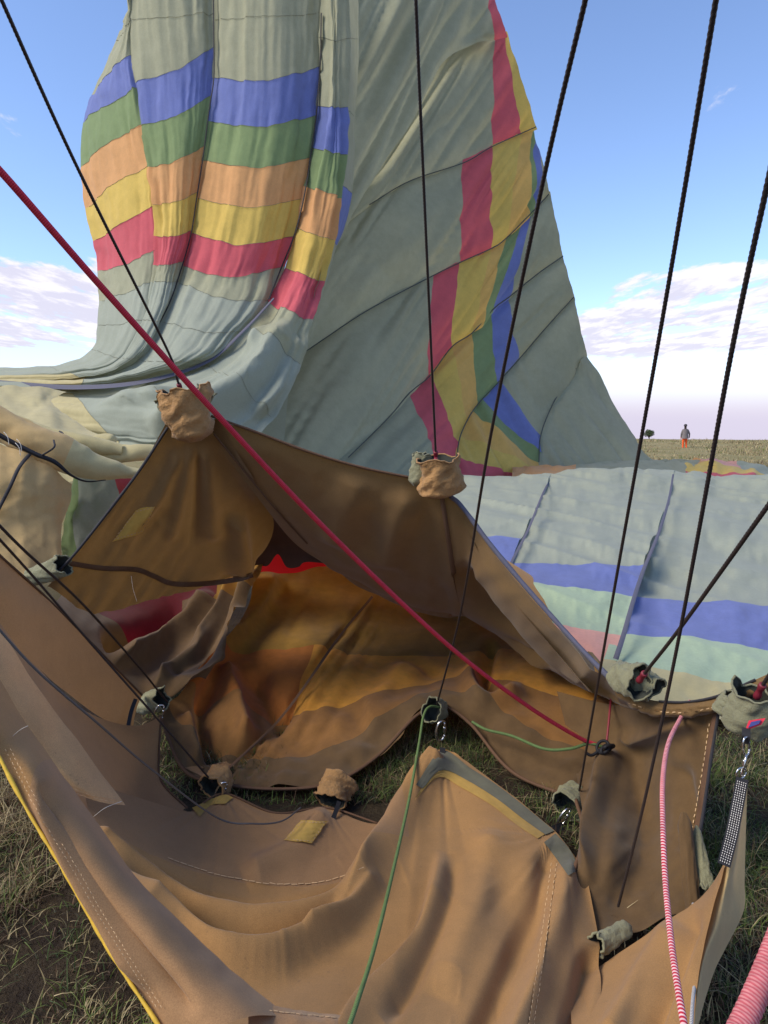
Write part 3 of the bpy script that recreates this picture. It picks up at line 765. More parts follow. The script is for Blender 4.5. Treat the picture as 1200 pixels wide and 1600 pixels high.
def roll(axis, mat, n=9, fn=None, nu=4, nv=10, panels=None):
    """a fold of cloth rolled over itself: axis marks (px, py, depth, half width in pixels)"""
    a = np.array(axis, float)
    t = np.gradient(a[:, :2], axis=0); t /= np.linalg.norm(t, axis=1, keepdims=True)
    nn = np.stack([-t[:, 1], t[:, 0]], 1)
    s = np.sin(np.linspace(-1, 1, n) * np.pi * 0.62)
    c = np.cos(np.linspace(-1, 1, n) * np.pi * 0.62)
    rows = []
    for k in range(len(a)):
        rm = a[k, 3] * a[k, 2] / FOC
        rows.append([(a[k, 0] + nn[k, 0] * s[j] * a[k, 3], a[k, 1] + nn[k, 1] * s[j] * a[k, 3], a[k, 2] - rm * c[j]) for j in range(n)])
    return sheet(env, rows, panels or [(0, len(a) - 1, 0, n - 1, mat)], nu=nu, nv=nv, fn=fn)
def left_cloth():
    soft = lambda amp, sd: (lambda u, v, px, py: 0.5 * amp * fbm(px / 40, py / 30, sd))
    t = [[(-60, 680, 5.4), (40, 706, 5.4), (113, 756, 5.6)], [(-60, 740, 5.2), (40, 752, 5.25), (109, 790, 5.5)], [(-60, 800, 5.2), (35, 815, 5.25), (96, 828, 5.4)], [(-60, 890, 5.0), (35, 900, 5.1), (98, 890, 5.3)]]
    ts = sheet(env, t, [(0, 3, 0, 2, TAN)], nu=20, nv=16, fn=lambda u, v, px, py: 0.03 * fbm(px / 30, py / 160, 33) + 0.02 * fbm(px / 30, py / 20, 34))
    g = [[(112, 738, 6.0), (124, 740, 6.1), (180, 738, 6.2), (250, 725, 6.3)], [(106, 775, 5.9), (122, 780, 6.2), (180, 780, 6.3), (250, 780, 6.3)], [(96, 815, 5.9), (112, 820, 6.1), (175, 815, 6.2), (240, 820, 6.2)], [(88, 890, 5.8), (128, 885, 6.0), (170, 880, 6.1), (230, 870, 6.1)]]
    gs = sheet(env, g, [(0, 3, 0, 1, GREEN), (0, 3, 1, 3, SAGE)], nu=18, nv=14, fn=lambda u, v, px, py: 0.12 * fbm(px / 40, py / 50, 44), wob=3)
    patch('fabric_panel', [(178, 742), (250, 730), (240, 800), (190, 786)], gs, RED, env, off=0.03)
    roll([(-70, 622, 5.5, 26), (-10, 658, 5.5, 25), (50, 688, 5.5, 25), (105, 712, 5.6, 27), (150, 730, 5.7, 20), (200, 738, 5.8, 9), (250, 742, 5.9, 5)], TAN, fn=soft(0.06, 51), panels=[(0, 3, 0, 8, TAN), (3, 6, 0, 8, CREAM)])
    roll([(20, 660, 6.0, 12), (75, 680, 6.0, 13), (130, 693, 6.0, 14), (190, 704, 6.05, 10)], CREAM, fn=soft(0.04, 52))
    roll([(125, 724, 6.1, 9), (165, 712, 6.1, 14), (205, 708, 6.1, 13), (244, 706, 6.15, 11), (262, 706, 6.2, 7)], CREAM, fn=soft(0.04, 53))
    roll([(110, 700, 6.3, 6), (150, 689, 6.3, 9), (172, 687, 6.3, 9), (182, 690, 6.35, 6)], CREAM, fn=soft(0.03, 54))
    c = [[(-70, 600, 9), (40, 604, 9.2), (104, 612, 9.4)], [(-70, 640, 8), (40, 640, 8.2), (84, 635, 8.6)], [(-70, 680, 7), (60, 690, 7), (175, 692, 7.2)], [(-70, 740, 6.6), (60, 750, 6.6), (190, 740, 6.8)]]
    sheet(env, c, [(0, 3, 0, 2, CREAM)], nu=18, nv=14, fn=soft(0.15, 55), wob=3)
    tube('webbing_bundle', strand([(-60, 645, 5.0), (0, 680, 5.05), (52, 708, 5.1), (85, 722, 5.15), (110, 742, 5.25), (135, 752, 5.4), (165, 750, 5.5)], 0.01), np.interp(np.linspace(0, 1, len(strand([(-60, 645, 5.0), (0, 680, 5.05), (52, 708, 5.1), (85, 722, 5.15), (110, 742, 5.25), (135, 752, 5.4), (165, 750, 5.5)], 0.01))), [0, 0.6, 0.75, 1], [0.036, 0.032, 0.016, 0.008]) * 0.5, BLACK, env, 12, 3, 0.3, 3.0)
    ribbon('load_tape', [(48, 708), (30, 730), (15, 762), (-2, 795), (-20, 830)], 6, ts, DTAPE, env, off=0.03)
    tube('load_tape', strand([(60, 714, 5.15), (75, 706, 5.05), (85, 698, 5.05), (84, 688, 5.2)], 0.01), 0.007, DTAPE, env, 6)
    tube('load_tape', strand([(97, 690, 5.75), (101, 684, 5.72), (98, 677, 5.75), (93, 674, 5.85)], 0.01), 0.007, DTAPE, env, 6)
    # bits of thread that tie the webbing
    for a in ((12, 683), (32, 694), (30, 700)):
        tube('thread', strand([(a[0] - 6, a[1] - 8, 4.98), (a[0], a[1], 4.97), (a[0] + 2, a[1] + 12, 4.98)], 0.01), 0.0022, THREAD, env, 5)
left_cloth()

# ------------------------------------------------------------------ the mouth of the envelope, seen from inside
def mouth():
    S = {}
    pin = lambda u, v: np.clip(v / 0.7, 0, 1) * np.clip(u * 9, 0, 1) * np.clip((1 - u) * 9, 0, 1)
    fine = lambda a, sd, kx=60., ky=60.: (lambda u, v, px, py: a * pin(u, v) * fbm(px / kx, py / ky, sd))
    # left hanging lip: lines fan out from the peak
    r = [[(262, 656, 3.92), (218, 735, 3.95), (165, 805, 3.98), (118, 864, 4.0), (72, 912, 4.02)],
         [(278, 660, 3.93), (250, 760, 4.05), (215, 842, 4.2), (180, 905, 4.3), (140, 957, 4.35)],
         [(295, 664, 3.94), (294, 765, 4.15), (285, 845, 4.4), (262, 900, 4.55), (235, 938, 4.6)],
         [(312, 664, 3.94), (345, 765, 4.25), (362, 835, 4.6), (350, 890, 4.75), (322, 915, 4.8)],
         [(328, 660, 3.93), (375, 758, 4.25), (395, 815, 4.7), (398, 855, 4.95), (384, 894, 5.0)],
         [(342, 652, 3.92), (398, 752, 4.15), (425, 800, 4.75), (425, 840, 5.1), (394, 882, 5.25)]]
    fl = [fold([(318, 690), (325, 780), (335, 850)], 14, 0.05), fold([(300, 690), (285, 770), (262, 850)], 10, 0.035), fold([(285, 700), (245, 780), (190, 850)], 9, 0.03),
          fold([(308, 700), (308, 780), (300, 860)], 7, -0.03), fold([(365, 800), (372, 860), (375, 900)], 14, 0.10)]
    rip = lambda u, v, px, py: 0.03 * ridged((px * 0.75 + py * 0.5) / 11, (px - py) / 120, 131) * np.clip((py - 760) / 80, 0, 1) * np.clip((330 - px) / 60, 0, 1) + 0.02 * fbm(px / 40, py / 40, 133)
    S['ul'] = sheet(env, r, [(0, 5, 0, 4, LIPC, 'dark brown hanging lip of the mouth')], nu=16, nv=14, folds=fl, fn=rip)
    # middle lip
    r = [[(318, 650, 3.93), (400, 676, 3.93), (480, 706, 3.96), (560, 730, 3.98), (640, 748, 4.0), (692, 768, 4.0)],
         [(358, 718, 4.08), (445, 750, 4.08), (520, 775, 4.12), (590, 798, 4.14), (655, 815, 4.14), (698, 825, 4.1)],
         [(412, 790, 4.35), (495, 820, 4.4), (560, 850, 4.45), (620, 872, 4.45), (670, 885, 4.4), (706, 890, 4.32)],
         [(462, 850, 4.8), (535, 880, 4.75), (590, 908, 4.8), (640, 928, 4.8), (685, 938, 4.75), (716, 936, 4.65)],
         [(512, 880, 5.0), (552, 908, 5.1), (596, 930, 5.15), (645, 950, 5.15), (692, 960, 5.1), (726, 962, 5.0)],
         [(500, 850, 5.8), (552, 870, 5.9), (600, 890, 6.0), (650, 900, 6.0), (700, 905, 6.0), (730, 905, 6.0)]]
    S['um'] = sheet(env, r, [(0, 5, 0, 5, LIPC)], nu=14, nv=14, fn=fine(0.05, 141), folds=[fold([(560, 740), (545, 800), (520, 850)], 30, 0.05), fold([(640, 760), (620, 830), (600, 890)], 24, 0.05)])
    # right wing of the lip
    r = [[(690, 766, 4.0), (697, 825, 4.1), (706, 890, 4.32), (716, 936, 4.65), (726, 962, 5.0), (735, 920, 5.9)],
         [(722, 790, 3.95), (742, 850, 4.05), (760, 905, 4.25), (776, 955, 4.5), (790, 998, 4.75), (800, 950, 5.6)],
         [(775, 862, 3.85), (795, 910, 3.95), (815, 950, 4.1), (832, 990, 4.3), (846, 1036, 4.5), (860, 990, 5.3)],
         [(846, 945, 3.7), (862, 975, 3.78), (878, 1005, 3.9), (892, 1035, 4.05), (902, 1070, 4.2), (920, 1040, 5.0)],
         [(908, 1014, 3.55), (920, 1033, 3.6), (932, 1053, 3.7), (942, 1072, 3.8), (950, 1092, 3.9), (965, 1070, 4.6)],
         [(965, 1072, 3.4), (975, 1082, 3.42), (985, 1092, 3.45), (992, 1102, 3.5), (998, 1112, 3.6), (1010, 1105, 4.2)]]
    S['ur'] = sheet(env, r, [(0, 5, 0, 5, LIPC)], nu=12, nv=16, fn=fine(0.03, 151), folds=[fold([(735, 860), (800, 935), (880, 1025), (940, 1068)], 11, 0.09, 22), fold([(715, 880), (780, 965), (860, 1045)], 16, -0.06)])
    # rim between the two right-hand cuffs
    r = [[(960, 1068, 3.42), (1010, 1092, 3.3), (1070, 1097, 3.15), (1120, 1088, 3.05), (1180, 1062, 2.95), (1250, 1030, 2.9)],
         [(960, 1078, 3.4), (1010, 1104, 3.27), (1070, 1109, 3.12), (1120, 1100, 3.02), (1180, 1074, 2.92), (1250, 1042, 2.87)],
         [(965, 1092, 3.42), (1010, 1115, 3.3), (1065, 1120, 3.16), (1120, 1112, 3.05), (1180, 1090, 2.96), (1250, 1060, 2.9)],
         [(970, 1100, 3.55), (1010, 1112, 3.5), (1065, 1116, 3.4), (1120, 1108, 3.3), (1180, 1085, 3.2), (1250, 1055, 3.1)]]
    S['rim'] = sheet(env, r, [(0, 3, 0, 5, LIPC)], nu=14, nv=8, fn=fine(0.02, 155, 20, 12))
    # floor and back of the inside
    r = [[(250, 1118, 4.2), (285, 1200, 3.85), (340, 1222, 3.75), (430, 1232, 3.7), (520, 1222, 3.72), (590, 1180, 3.95), (650, 1118, 4.25), (690, 1102, 4.35), (735, 1130, 4.2), (800, 1205, 3.85), (900, 1248, 3.62), (925, 1262, 3.6)],
         [(262, 1098, 4.3), (300, 1150, 4.1), (360, 1175, 4.05), (440, 1180, 4.0), (520, 1165, 4.05), (590, 1130, 4.25), (655, 1090, 4.45), (700, 1078, 4.5), (760, 1098, 4.35), (830, 1140, 4.1), (905, 1170, 3.9), (945, 1180, 3.85)],
         [(290, 1075, 4.5), (330, 1095, 4.5), (390, 1108, 4.5), (455, 1112, 4.45), (525, 1105, 4.5), (595, 1100, 4.6), (665, 1074, 4.75), (715, 1060, 4.8), (780, 1066, 4.7), (850, 1085, 4.5), (920, 1105, 4.3), (970, 1120, 4.2)],
         [(345, 1020, 5.0), (385, 1020, 5.1), (430, 1012, 5.15), (490, 1010, 5.2), (555, 1018, 5.25), (620, 1026, 5.3), (685, 1030, 5.3), (735, 1015, 5.35), (800, 1010, 5.3), (870, 1020, 5.1), (930, 1050, 4.9), (985, 1080, 4.7)],
         [(385, 950, 5.6), (420, 950, 5.8), (460, 950, 5.9), (515, 950, 6.0), (575, 950, 6.05), (640, 960, 6.1), (700, 965, 6.1), (760, 960, 6.1), (820, 965, 6.0), (890, 985, 5.8), (950, 1030, 5.5), (1000, 1070, 5.2)],
         [(400, 893, 6.2), (440, 892, 6.4), (490, 888, 6.6), (540, 884, 6.7), (600, 882, 6.8), (660, 890, 6.9), (720, 900, 6.9), (780, 905, 6.8), (840, 915, 6.7), (910, 950, 6.5), (970, 1010, 6.1), (1020, 1060, 5.7)]]
    fl = [fold([(430, 890), (395, 960), (330, 1030), (290, 1090)], 14, 0.10), fold([(350, 1040), (365, 1100), (390, 1170)], 16, 0.14), fold([(318, 1070), (322, 1130), (335, 1190)], 13, -0.14),
          fold([(400, 1040), (415, 1090), (440, 1130)], 16, -0.10), fold([(290, 1110), (298, 1150), (312, 1195)], 9, 0.07), fold([(740, 1040), (735, 1075), (760, 1100), (820, 1080)], 12, 0.10),
          fold([(770, 1000), (755, 1050), (765, 1085)], 10, -0.10), fold([(905, 1020), (930, 1080), (955, 1160)], 22, 0.10), fold([(640, 1040), (620, 1080), (560, 1130)], 24, 0.08),
          fold([(580, 930), (525, 1000), (440, 1120), (352, 1205)], 6, -0.05)]
    def rumple(u, v, px, py):
        r_, s_, a_ = polydist(px, py, [(580, 930), (525, 1000), (440, 1120), (352, 1205)])
        side = np.exp(-(r_ / 45) ** 2) * (s_ < 0)
        across = ridged((px * 0.8 + py * 0.55) / 9.0, (px - py) / 200, 161)
        return 0.05 * side * across + 0.05 * fbm(px / 60, py / 45, 163) + 0.03 * ridged((px + py * 0.6) / 38, (py - px) / 160, 165)
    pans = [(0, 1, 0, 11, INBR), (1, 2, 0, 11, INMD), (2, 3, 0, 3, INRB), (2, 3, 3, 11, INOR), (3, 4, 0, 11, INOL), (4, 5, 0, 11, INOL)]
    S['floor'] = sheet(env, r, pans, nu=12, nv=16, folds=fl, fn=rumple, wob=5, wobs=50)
    # gathered cloth on the left of the inside
    r = [[(60, 955, 4.1), (110, 1000, 4.15), (170, 1050, 4.2), (222, 1088, 4.25), (252, 1092, 4.3), (282, 1088, 4.4), (318, 1075, 4.5)],
         [(85, 945, 4.5), (135, 980, 4.55), (190, 1020, 4.6), (245, 1048, 4.6), (290, 1052, 4.6), (325, 1045, 4.65), (355, 1030, 4.75)],
         [(100, 930, 5.0), (150, 955, 5.1), (205, 980, 5.15), (262, 1000, 5.15), (315, 1002, 5.1), (350, 992, 5.1), (380, 975, 5.15)],
         [(110, 915, 5.4), (165, 925, 5.6), (225, 935, 5.7), (285, 940, 5.7), (335, 940, 5.6), (368, 935, 5.55), (398, 925, 5.5)],
         [(110, 880, 5.8), (170, 880, 6.0), (230, 880, 6.2), (295, 880, 6.2), (345, 878, 6.1), (382, 872, 6.0), (415, 865, 5.9)]]
    fl = [fold([(226, 1086), (290, 1050), (345, 995), (380, 940), (398, 890)], 9, 0.16, 15), fold([(262, 1090), (330, 1058), (372, 1000), (392, 955)], 8, 0.15, 12), fold([(255, 1075), (315, 1030), (360, 970), (385, 900)], 7, -0.14),
          fold([(170, 1035), (235, 1012), (295, 975), (335, 925)], 10, 0.14, 18), fold([(160, 1005), (230, 985), (290, 945)], 16, -0.18), fold([(300, 1020), (345, 960), (365, 900)], 7, 0.10)]
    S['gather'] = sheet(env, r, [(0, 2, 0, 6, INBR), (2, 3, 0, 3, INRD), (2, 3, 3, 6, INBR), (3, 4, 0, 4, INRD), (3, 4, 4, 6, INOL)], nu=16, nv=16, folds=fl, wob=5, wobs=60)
    # sheet in the gap between the two lips, depth shade put into its colour
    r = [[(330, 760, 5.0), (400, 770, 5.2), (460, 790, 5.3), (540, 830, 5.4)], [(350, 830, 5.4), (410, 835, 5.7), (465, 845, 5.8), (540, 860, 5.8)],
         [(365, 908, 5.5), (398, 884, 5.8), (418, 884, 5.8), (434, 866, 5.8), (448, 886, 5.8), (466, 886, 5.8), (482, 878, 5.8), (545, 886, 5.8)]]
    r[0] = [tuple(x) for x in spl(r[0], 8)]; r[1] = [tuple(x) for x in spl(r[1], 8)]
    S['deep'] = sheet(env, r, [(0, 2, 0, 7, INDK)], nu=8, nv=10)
    # scarlet cloth glimpsed far inside where daylight comes through
    r = [[(370, 820, 7.4), (410, 822, 7.35), (450, 818, 7.3), (490, 822, 7.3), (545, 824, 7.3)],
         [(372, 868, 7.1), (410, 866, 7.05), (450, 870, 7.0), (490, 866, 7.0), (545, 870, 7.0)],
         [(374, 912, 6.9), (410, 910, 6.85), (450, 908, 6.8), (490, 906, 6.8), (545, 904, 6.8)]]
    S['scarlet'] = sheet(env, r, [(0, 2, 0, 4, GLOW)], nu=8, nv=6)
    # hanging cloth on the right of the inside
    r = [[(870, 1080, 4.2), (940, 1098, 3.9), (1000, 1106, 3.5), (1060, 1112, 3.25), (1124, 1106, 3.08)],
         [(890, 1160, 4.05), (950, 1165, 3.75), (1005, 1172, 3.62), (1060, 1178, 3.25), (1112, 1178, 3.05)],
         [(905, 1235, 3.55), (955, 1250, 3.4), (1005, 1262, 3.42), (1055, 1270, 3.1), (1098, 1275, 2.96)],
         [(912, 1310, 3.15), (955, 1330, 2.98), (1000, 1345, 3.06), (1045, 1355, 2.9), (1084, 1350, 2.82)],
         [(886, 1390, 2.82), (935, 1405, 2.8), (985, 1420, 2.78), (1040, 1418, 2.72), (1078, 1405, 2.7)],
         [(900, 1440, 2.68), (940, 1462, 2.62), (985, 1458, 2.64), (1040, 1434, 2.66), (1082, 1426, 2.66)]]
    fl = [fold([(960, 1170), (940, 1230), (925, 1300), (915, 1380)], 12, 0.10), fold([(962, 1165), (1040, 1140), (1100, 1125)], 14, 0.06),
          fold([(1060, 1190), (1075, 1260), (1070, 1330)], 14, -0.05)]
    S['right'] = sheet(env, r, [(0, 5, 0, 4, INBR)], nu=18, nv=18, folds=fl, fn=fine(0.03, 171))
    # unseen outer skin above the inside, added to darken it and warm its light
    r = [[(262, 676, 3.98), (400, 690, 4.02), (520, 730, 4.06), (690, 782, 4.06), (775, 905, 3.95), (920, 1080, 3.6)],
         [(250, 720, 5.4), (400, 735, 5.5), (540, 765, 5.5), (700, 815, 5.4), (800, 940, 5.2), (950, 1090, 4.8)],
         [(200, 790, 7.0), (380, 800, 7.2), (560, 815, 7.2), (740, 850, 7.0), (900, 950, 6.6), (1040, 1080, 5.9)],
         [(150, 850, 7.6), (360, 870, 8.0), (560, 880, 8.0), (760, 900, 7.8), (940, 980, 7.2), (1070, 1090, 6.3)]]
    sheet(env, r, [(0, 1, 0, 5, TAN), (1, 2, 0, 5, SHELL)], nu=8, nv=6)
    return S
MO = mouth()
ribbon('load_tape', [(108, 880), (160, 888), (212, 890), (240, 900), (270, 912), (320, 912), (372, 905), (395, 898)], (8, 8), MO['ul'], BTAPE, env, off=0.015)
ribbon('load_tape', [(690, 775), (698, 825), (708, 890), (718, 936), (726, 958)], (7, 9), MO['um'], BTAPE, env, off=0.02)
ribbon('load_tape', [(334, 678), (375, 728), (430, 795), (480, 850)], (3, 2), MO['um'], BTAPE, env, off=0.02)
ribbon('load_tape', [(582, 932), (530, 995), (440, 1120), (352, 1205)], (4, 4), MO['floor'], BTAPE, env, off=0.012, smooth=3)
ribbon('load_tape', [(1118, 1115), (1106, 1180), (1092, 1275), (1078, 1350)], (9, 8), MO['right'], BTAPE, env, off=0.012)
patch('cloth_patch', [(176, 846), (212, 797), (243, 790), (224, 832)], MO['ul'], PATCH, env, off=0.012, rag=3)
patch('cloth_patch', [(285, 1200), (352, 1188), (362, 1196), (330, 1218)], MO['floor'], ROSY, env, off=0.012, rag=6, seed=3)
# hems: a rolled edge along the mouth
def hem(name, line, r, mat, step=0.02, parent=env, nz=0.25):
    P = strand(line, step)
    rr = r * (1 + nz * fbm(np.arange(len(P)) / 5.0, np.zeros(len(P)), 77))
    return tube(name, P, rr, mat, parent, 8)
hem('mouth_hem', [(330, 650, 3.89), (400, 675, 3.92), (480, 705, 3.95), (560, 729, 3.97), (640, 746, 3.99)], 0.008, BTAPE)
hem('mouth_hem', [(262, 668, 3.91), (218, 735, 3.94), (165, 805, 3.97), (118, 864, 3.99), (90, 894, 4.0)], 0.008, DTAPE)
hem('mouth_hem', [(704, 776, 3.97), (722, 792, 3.93), (775, 862, 3.83), (846, 945, 3.68), (908, 1014, 3.53), (955, 1062, 3.4)], 0.014, TAPE)
hem('mouth_hem', [(1030, 1096, 3.24), (1070, 1097, 3.14), (1120, 1088, 3.04), (1180, 1062, 2.94)], 0.006, DTAPE)
hem('mouth_hem', [(250, 1118, 4.18), (285, 1200, 3.83), (340, 1223, 3.73), (430, 1233, 3.68), (520, 1223, 3.7), (590, 1181, 3.93), (650, 1119, 4.23), (690, 1103, 4.33), (735, 1131, 4.18), (800, 1206, 3.83), (900, 1249, 3.6)], 0.010, BTAPE)
hem('mouth_hem', [(900, 1250, 3.48), (913, 1310, 3.13), (887, 1390, 2.8), (901, 1440, 2.66), (940, 1463, 2.6)], 0.010, BTAPE)
hem('mouth_hem', [(1124, 1106, 3.07), (1112, 1178, 3.04), (1098, 1275, 2.95), (1084, 1350, 2.81)], 0.007, DTAPE)
stitches('stitching', [(1108, 1130), (1098, 1200), (1086, 1270), (1074, 1340)], MO['right'], TTHREAD, env)
stitches('stitching', [(896, 1390), (905, 1425), (925, 1450)], MO['right'], TTHREAD, env)
stitches('stitching', [(890, 1390), (899, 1430), (925, 1457)], MO['right'], TTHREAD, env)
stitches('stitching', [(980, 1098), (1030, 1112), (1080, 1112), (1120, 1104)], MO['rim'], TTHREAD, env)

def cuff(p0, p1, r0, r1, mat, lining, seed=0, flat=0.8, n=30, name='cable_cuff', label=None, rim=0.012):
    """a cloth sleeve gathered round the end of a cable: closed at p0, open and crumpled at p1"""
    a, b = place(*p0), place(*p1)
    ax = b - a; L_ = np.linalg.norm(ax); ax /= L_
    vw = (a + b) / 2 - np.array([0, 0, EYE]); vw /= np.linalg.norm(vw)
    e1 = np.cross(ax, vw); e1 /= np.linalg.norm(e1); e2 = np.cross(ax, e1)
    t = np.linspace(0, 1, 22); th = np.linspace(0, 2 * np.pi, n + 1)
    T, TH = np.meshgrid(t, th, indexing='ij')
    ct, st_ = np.cos(TH), np.sin(TH)
    nz = fbm(ct * 2.1 + 4 + T * 1.5, st_ * 2.1 + 4 + T * 2.8, seed + 200) + 0.5 * ridged(ct * 2 + 7 + T * 5, st_ * 2 + 3 - T * 4, seed + 220) + 0.25 * ridged(ct * 1.2 + T * 9, st_ * 1.2 + T * 3, seed + 230)
    rr = (r0 + (r1 - r0) * T ** 0.8) * (1 + 0.38 * nz + 0.06 * ridged(T * 7, TH * 0.6, seed + 9) * (T > 0.15))
    rr *= np.where(T < 0.12, 0.35 + 0.65 * (T / 0.12), 1)
    ln = L_ * (T + 0.22 * T * fbm(ct * 1.6 + 9, st_ * 1.6 + 9, seed + 210))
    O = a + ln[..., None] * ax + (rr * ct)[..., None] * e1 + (rr * st_ * flat)[..., None] * e2
    me = mesh(name, O.reshape(-1, 3), gridfaces(*O.shape[:2]))
    o = link(name, me, mat, env)
    if label:
        o['label'] = label
    k = 10
    I = a + ln[k:, :, None] * ax + ((rr[k:] - 0.006) * ct[k:])[..., None] * e1 + ((rr[k:] - 0.006) * st_[k:] * flat)[..., None] * e2
    I[0] = I[0].mean(0)
    link('cuff_lining', mesh('cuff_lining', I.reshape(-1, 3), gridfaces(*I.shape[:2])), lining, o)
    E = O[-1]
    tube('cuff_rim', np.vstack([E[:-1], E[:1]]) , 0.005, mat, o, 6)
    return o, a, b
cuff((304, 690, 3.84), (288, 610, 3.78), 0.10, 0.125, CUFF, INSIDE, 1, label='brown crumpled cuff at the left peak')
cuff((304, 648, 3.92), (322, 610, 3.9), 0.04, 0.055, OLIVE, INSIDE, 2)
cuff((272, 656, 3.92), (256, 620, 3.9), 0.035, 0.055, OLIVE, INSIDE, 8)
cuff((690, 776, 3.93), (684, 716, 3.86), 0.12, 0.11, CUFF, INSIDE, 3, label='brown crumpled cuff at the middle peak')
cuff((650, 760, 3.96), (662, 712, 3.93), 0.05, 0.05, OLIVE, INSIDE, 4)
cuff((960, 1050, 3.42), (1000, 1066, 3.22), 0.06, 0.072, OLIVE, INSIDE, 5)
cuff((985, 1050, 3.36), (1022, 1078, 3.26), 0.05, 0.06, OLIVE, INSIDE, 12)
cuff((1160, 1140, 2.95), (1180, 1080, 2.86), 0.095, 0.085, OLIVE, INSIDE, 6, label='olive cuff with a blue and red badge')
cuff((1128, 1118, 3.0), (1150, 1092, 2.95), 0.05, 0.05, OLIVE, INSIDE, 13)
cuff((40, 905, 4.05), (98, 884, 3.98), 0.045, 0.055, OLIVE, INSIDE, 7)
cuff((215, 1105, 4.3), (252, 1092, 4.2), 0.05, 0.06, OLIVE, INSIDE, 9)
cuff((352, 1205, 3.72), (330, 1232, 3.6), 0.06, 0.07, CUFF, INSIDE, 10)
cuff((535, 1212, 3.7), (516, 1252, 3.58), 0.09, 0.075, CUFF, INSIDE, 11)
cuff((690, 1112, 4.34), (676, 1108, 4.18), 0.05, 0.07, OLIVE, INSIDE, 14)
cuff((905, 1232, 3.62), (884, 1262, 3.5), 0.05, 0.08, OLIVE, INSIDE, 15)
cuff((985, 1448, 2.62), (932, 1478, 2.5), 0.025, 0.034, OLIVE, INSIDE, 16)
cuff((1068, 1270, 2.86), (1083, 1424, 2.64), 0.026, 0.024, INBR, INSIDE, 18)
cuff((1088, 1290, 2.86), (1100, 1385, 2.7), 0.012, 0.03, OLIVE, INSIDE, 19)
# badge on the right cuff
def boxy(name, pts, mat, parent, thick=0.006):
    v = place(*np.array(pts, float).T)
    n = np.cross(v[1] - v[0], v[2] - v[1]); n /= np.linalg.norm(n)
    k = len(v)
    V = np.vstack([v - n * thick / 2, v + n * thick / 2])
    F = [list(range(k))[::-1], list(range(k, 2 * k))] + [[i, (i + 1) % k, k + (i + 1) % k, k + i] for i in range(k)]
    return link(name, mesh(name, V, F, smooth=False), mat, parent)
bdg = boxy('cuff_badge', [(1164, 1142, 2.76), (1170, 1126, 2.76), (1196, 1122, 2.74), (1190, 1132, 2.74)], BADGER, env)
boxy('badge_field', [(1169, 1137, 2.75), (1174, 1128, 2.75), (1189, 1125, 2.735), (1186, 1131, 2.735)], BADGE, bdg, 0.008)

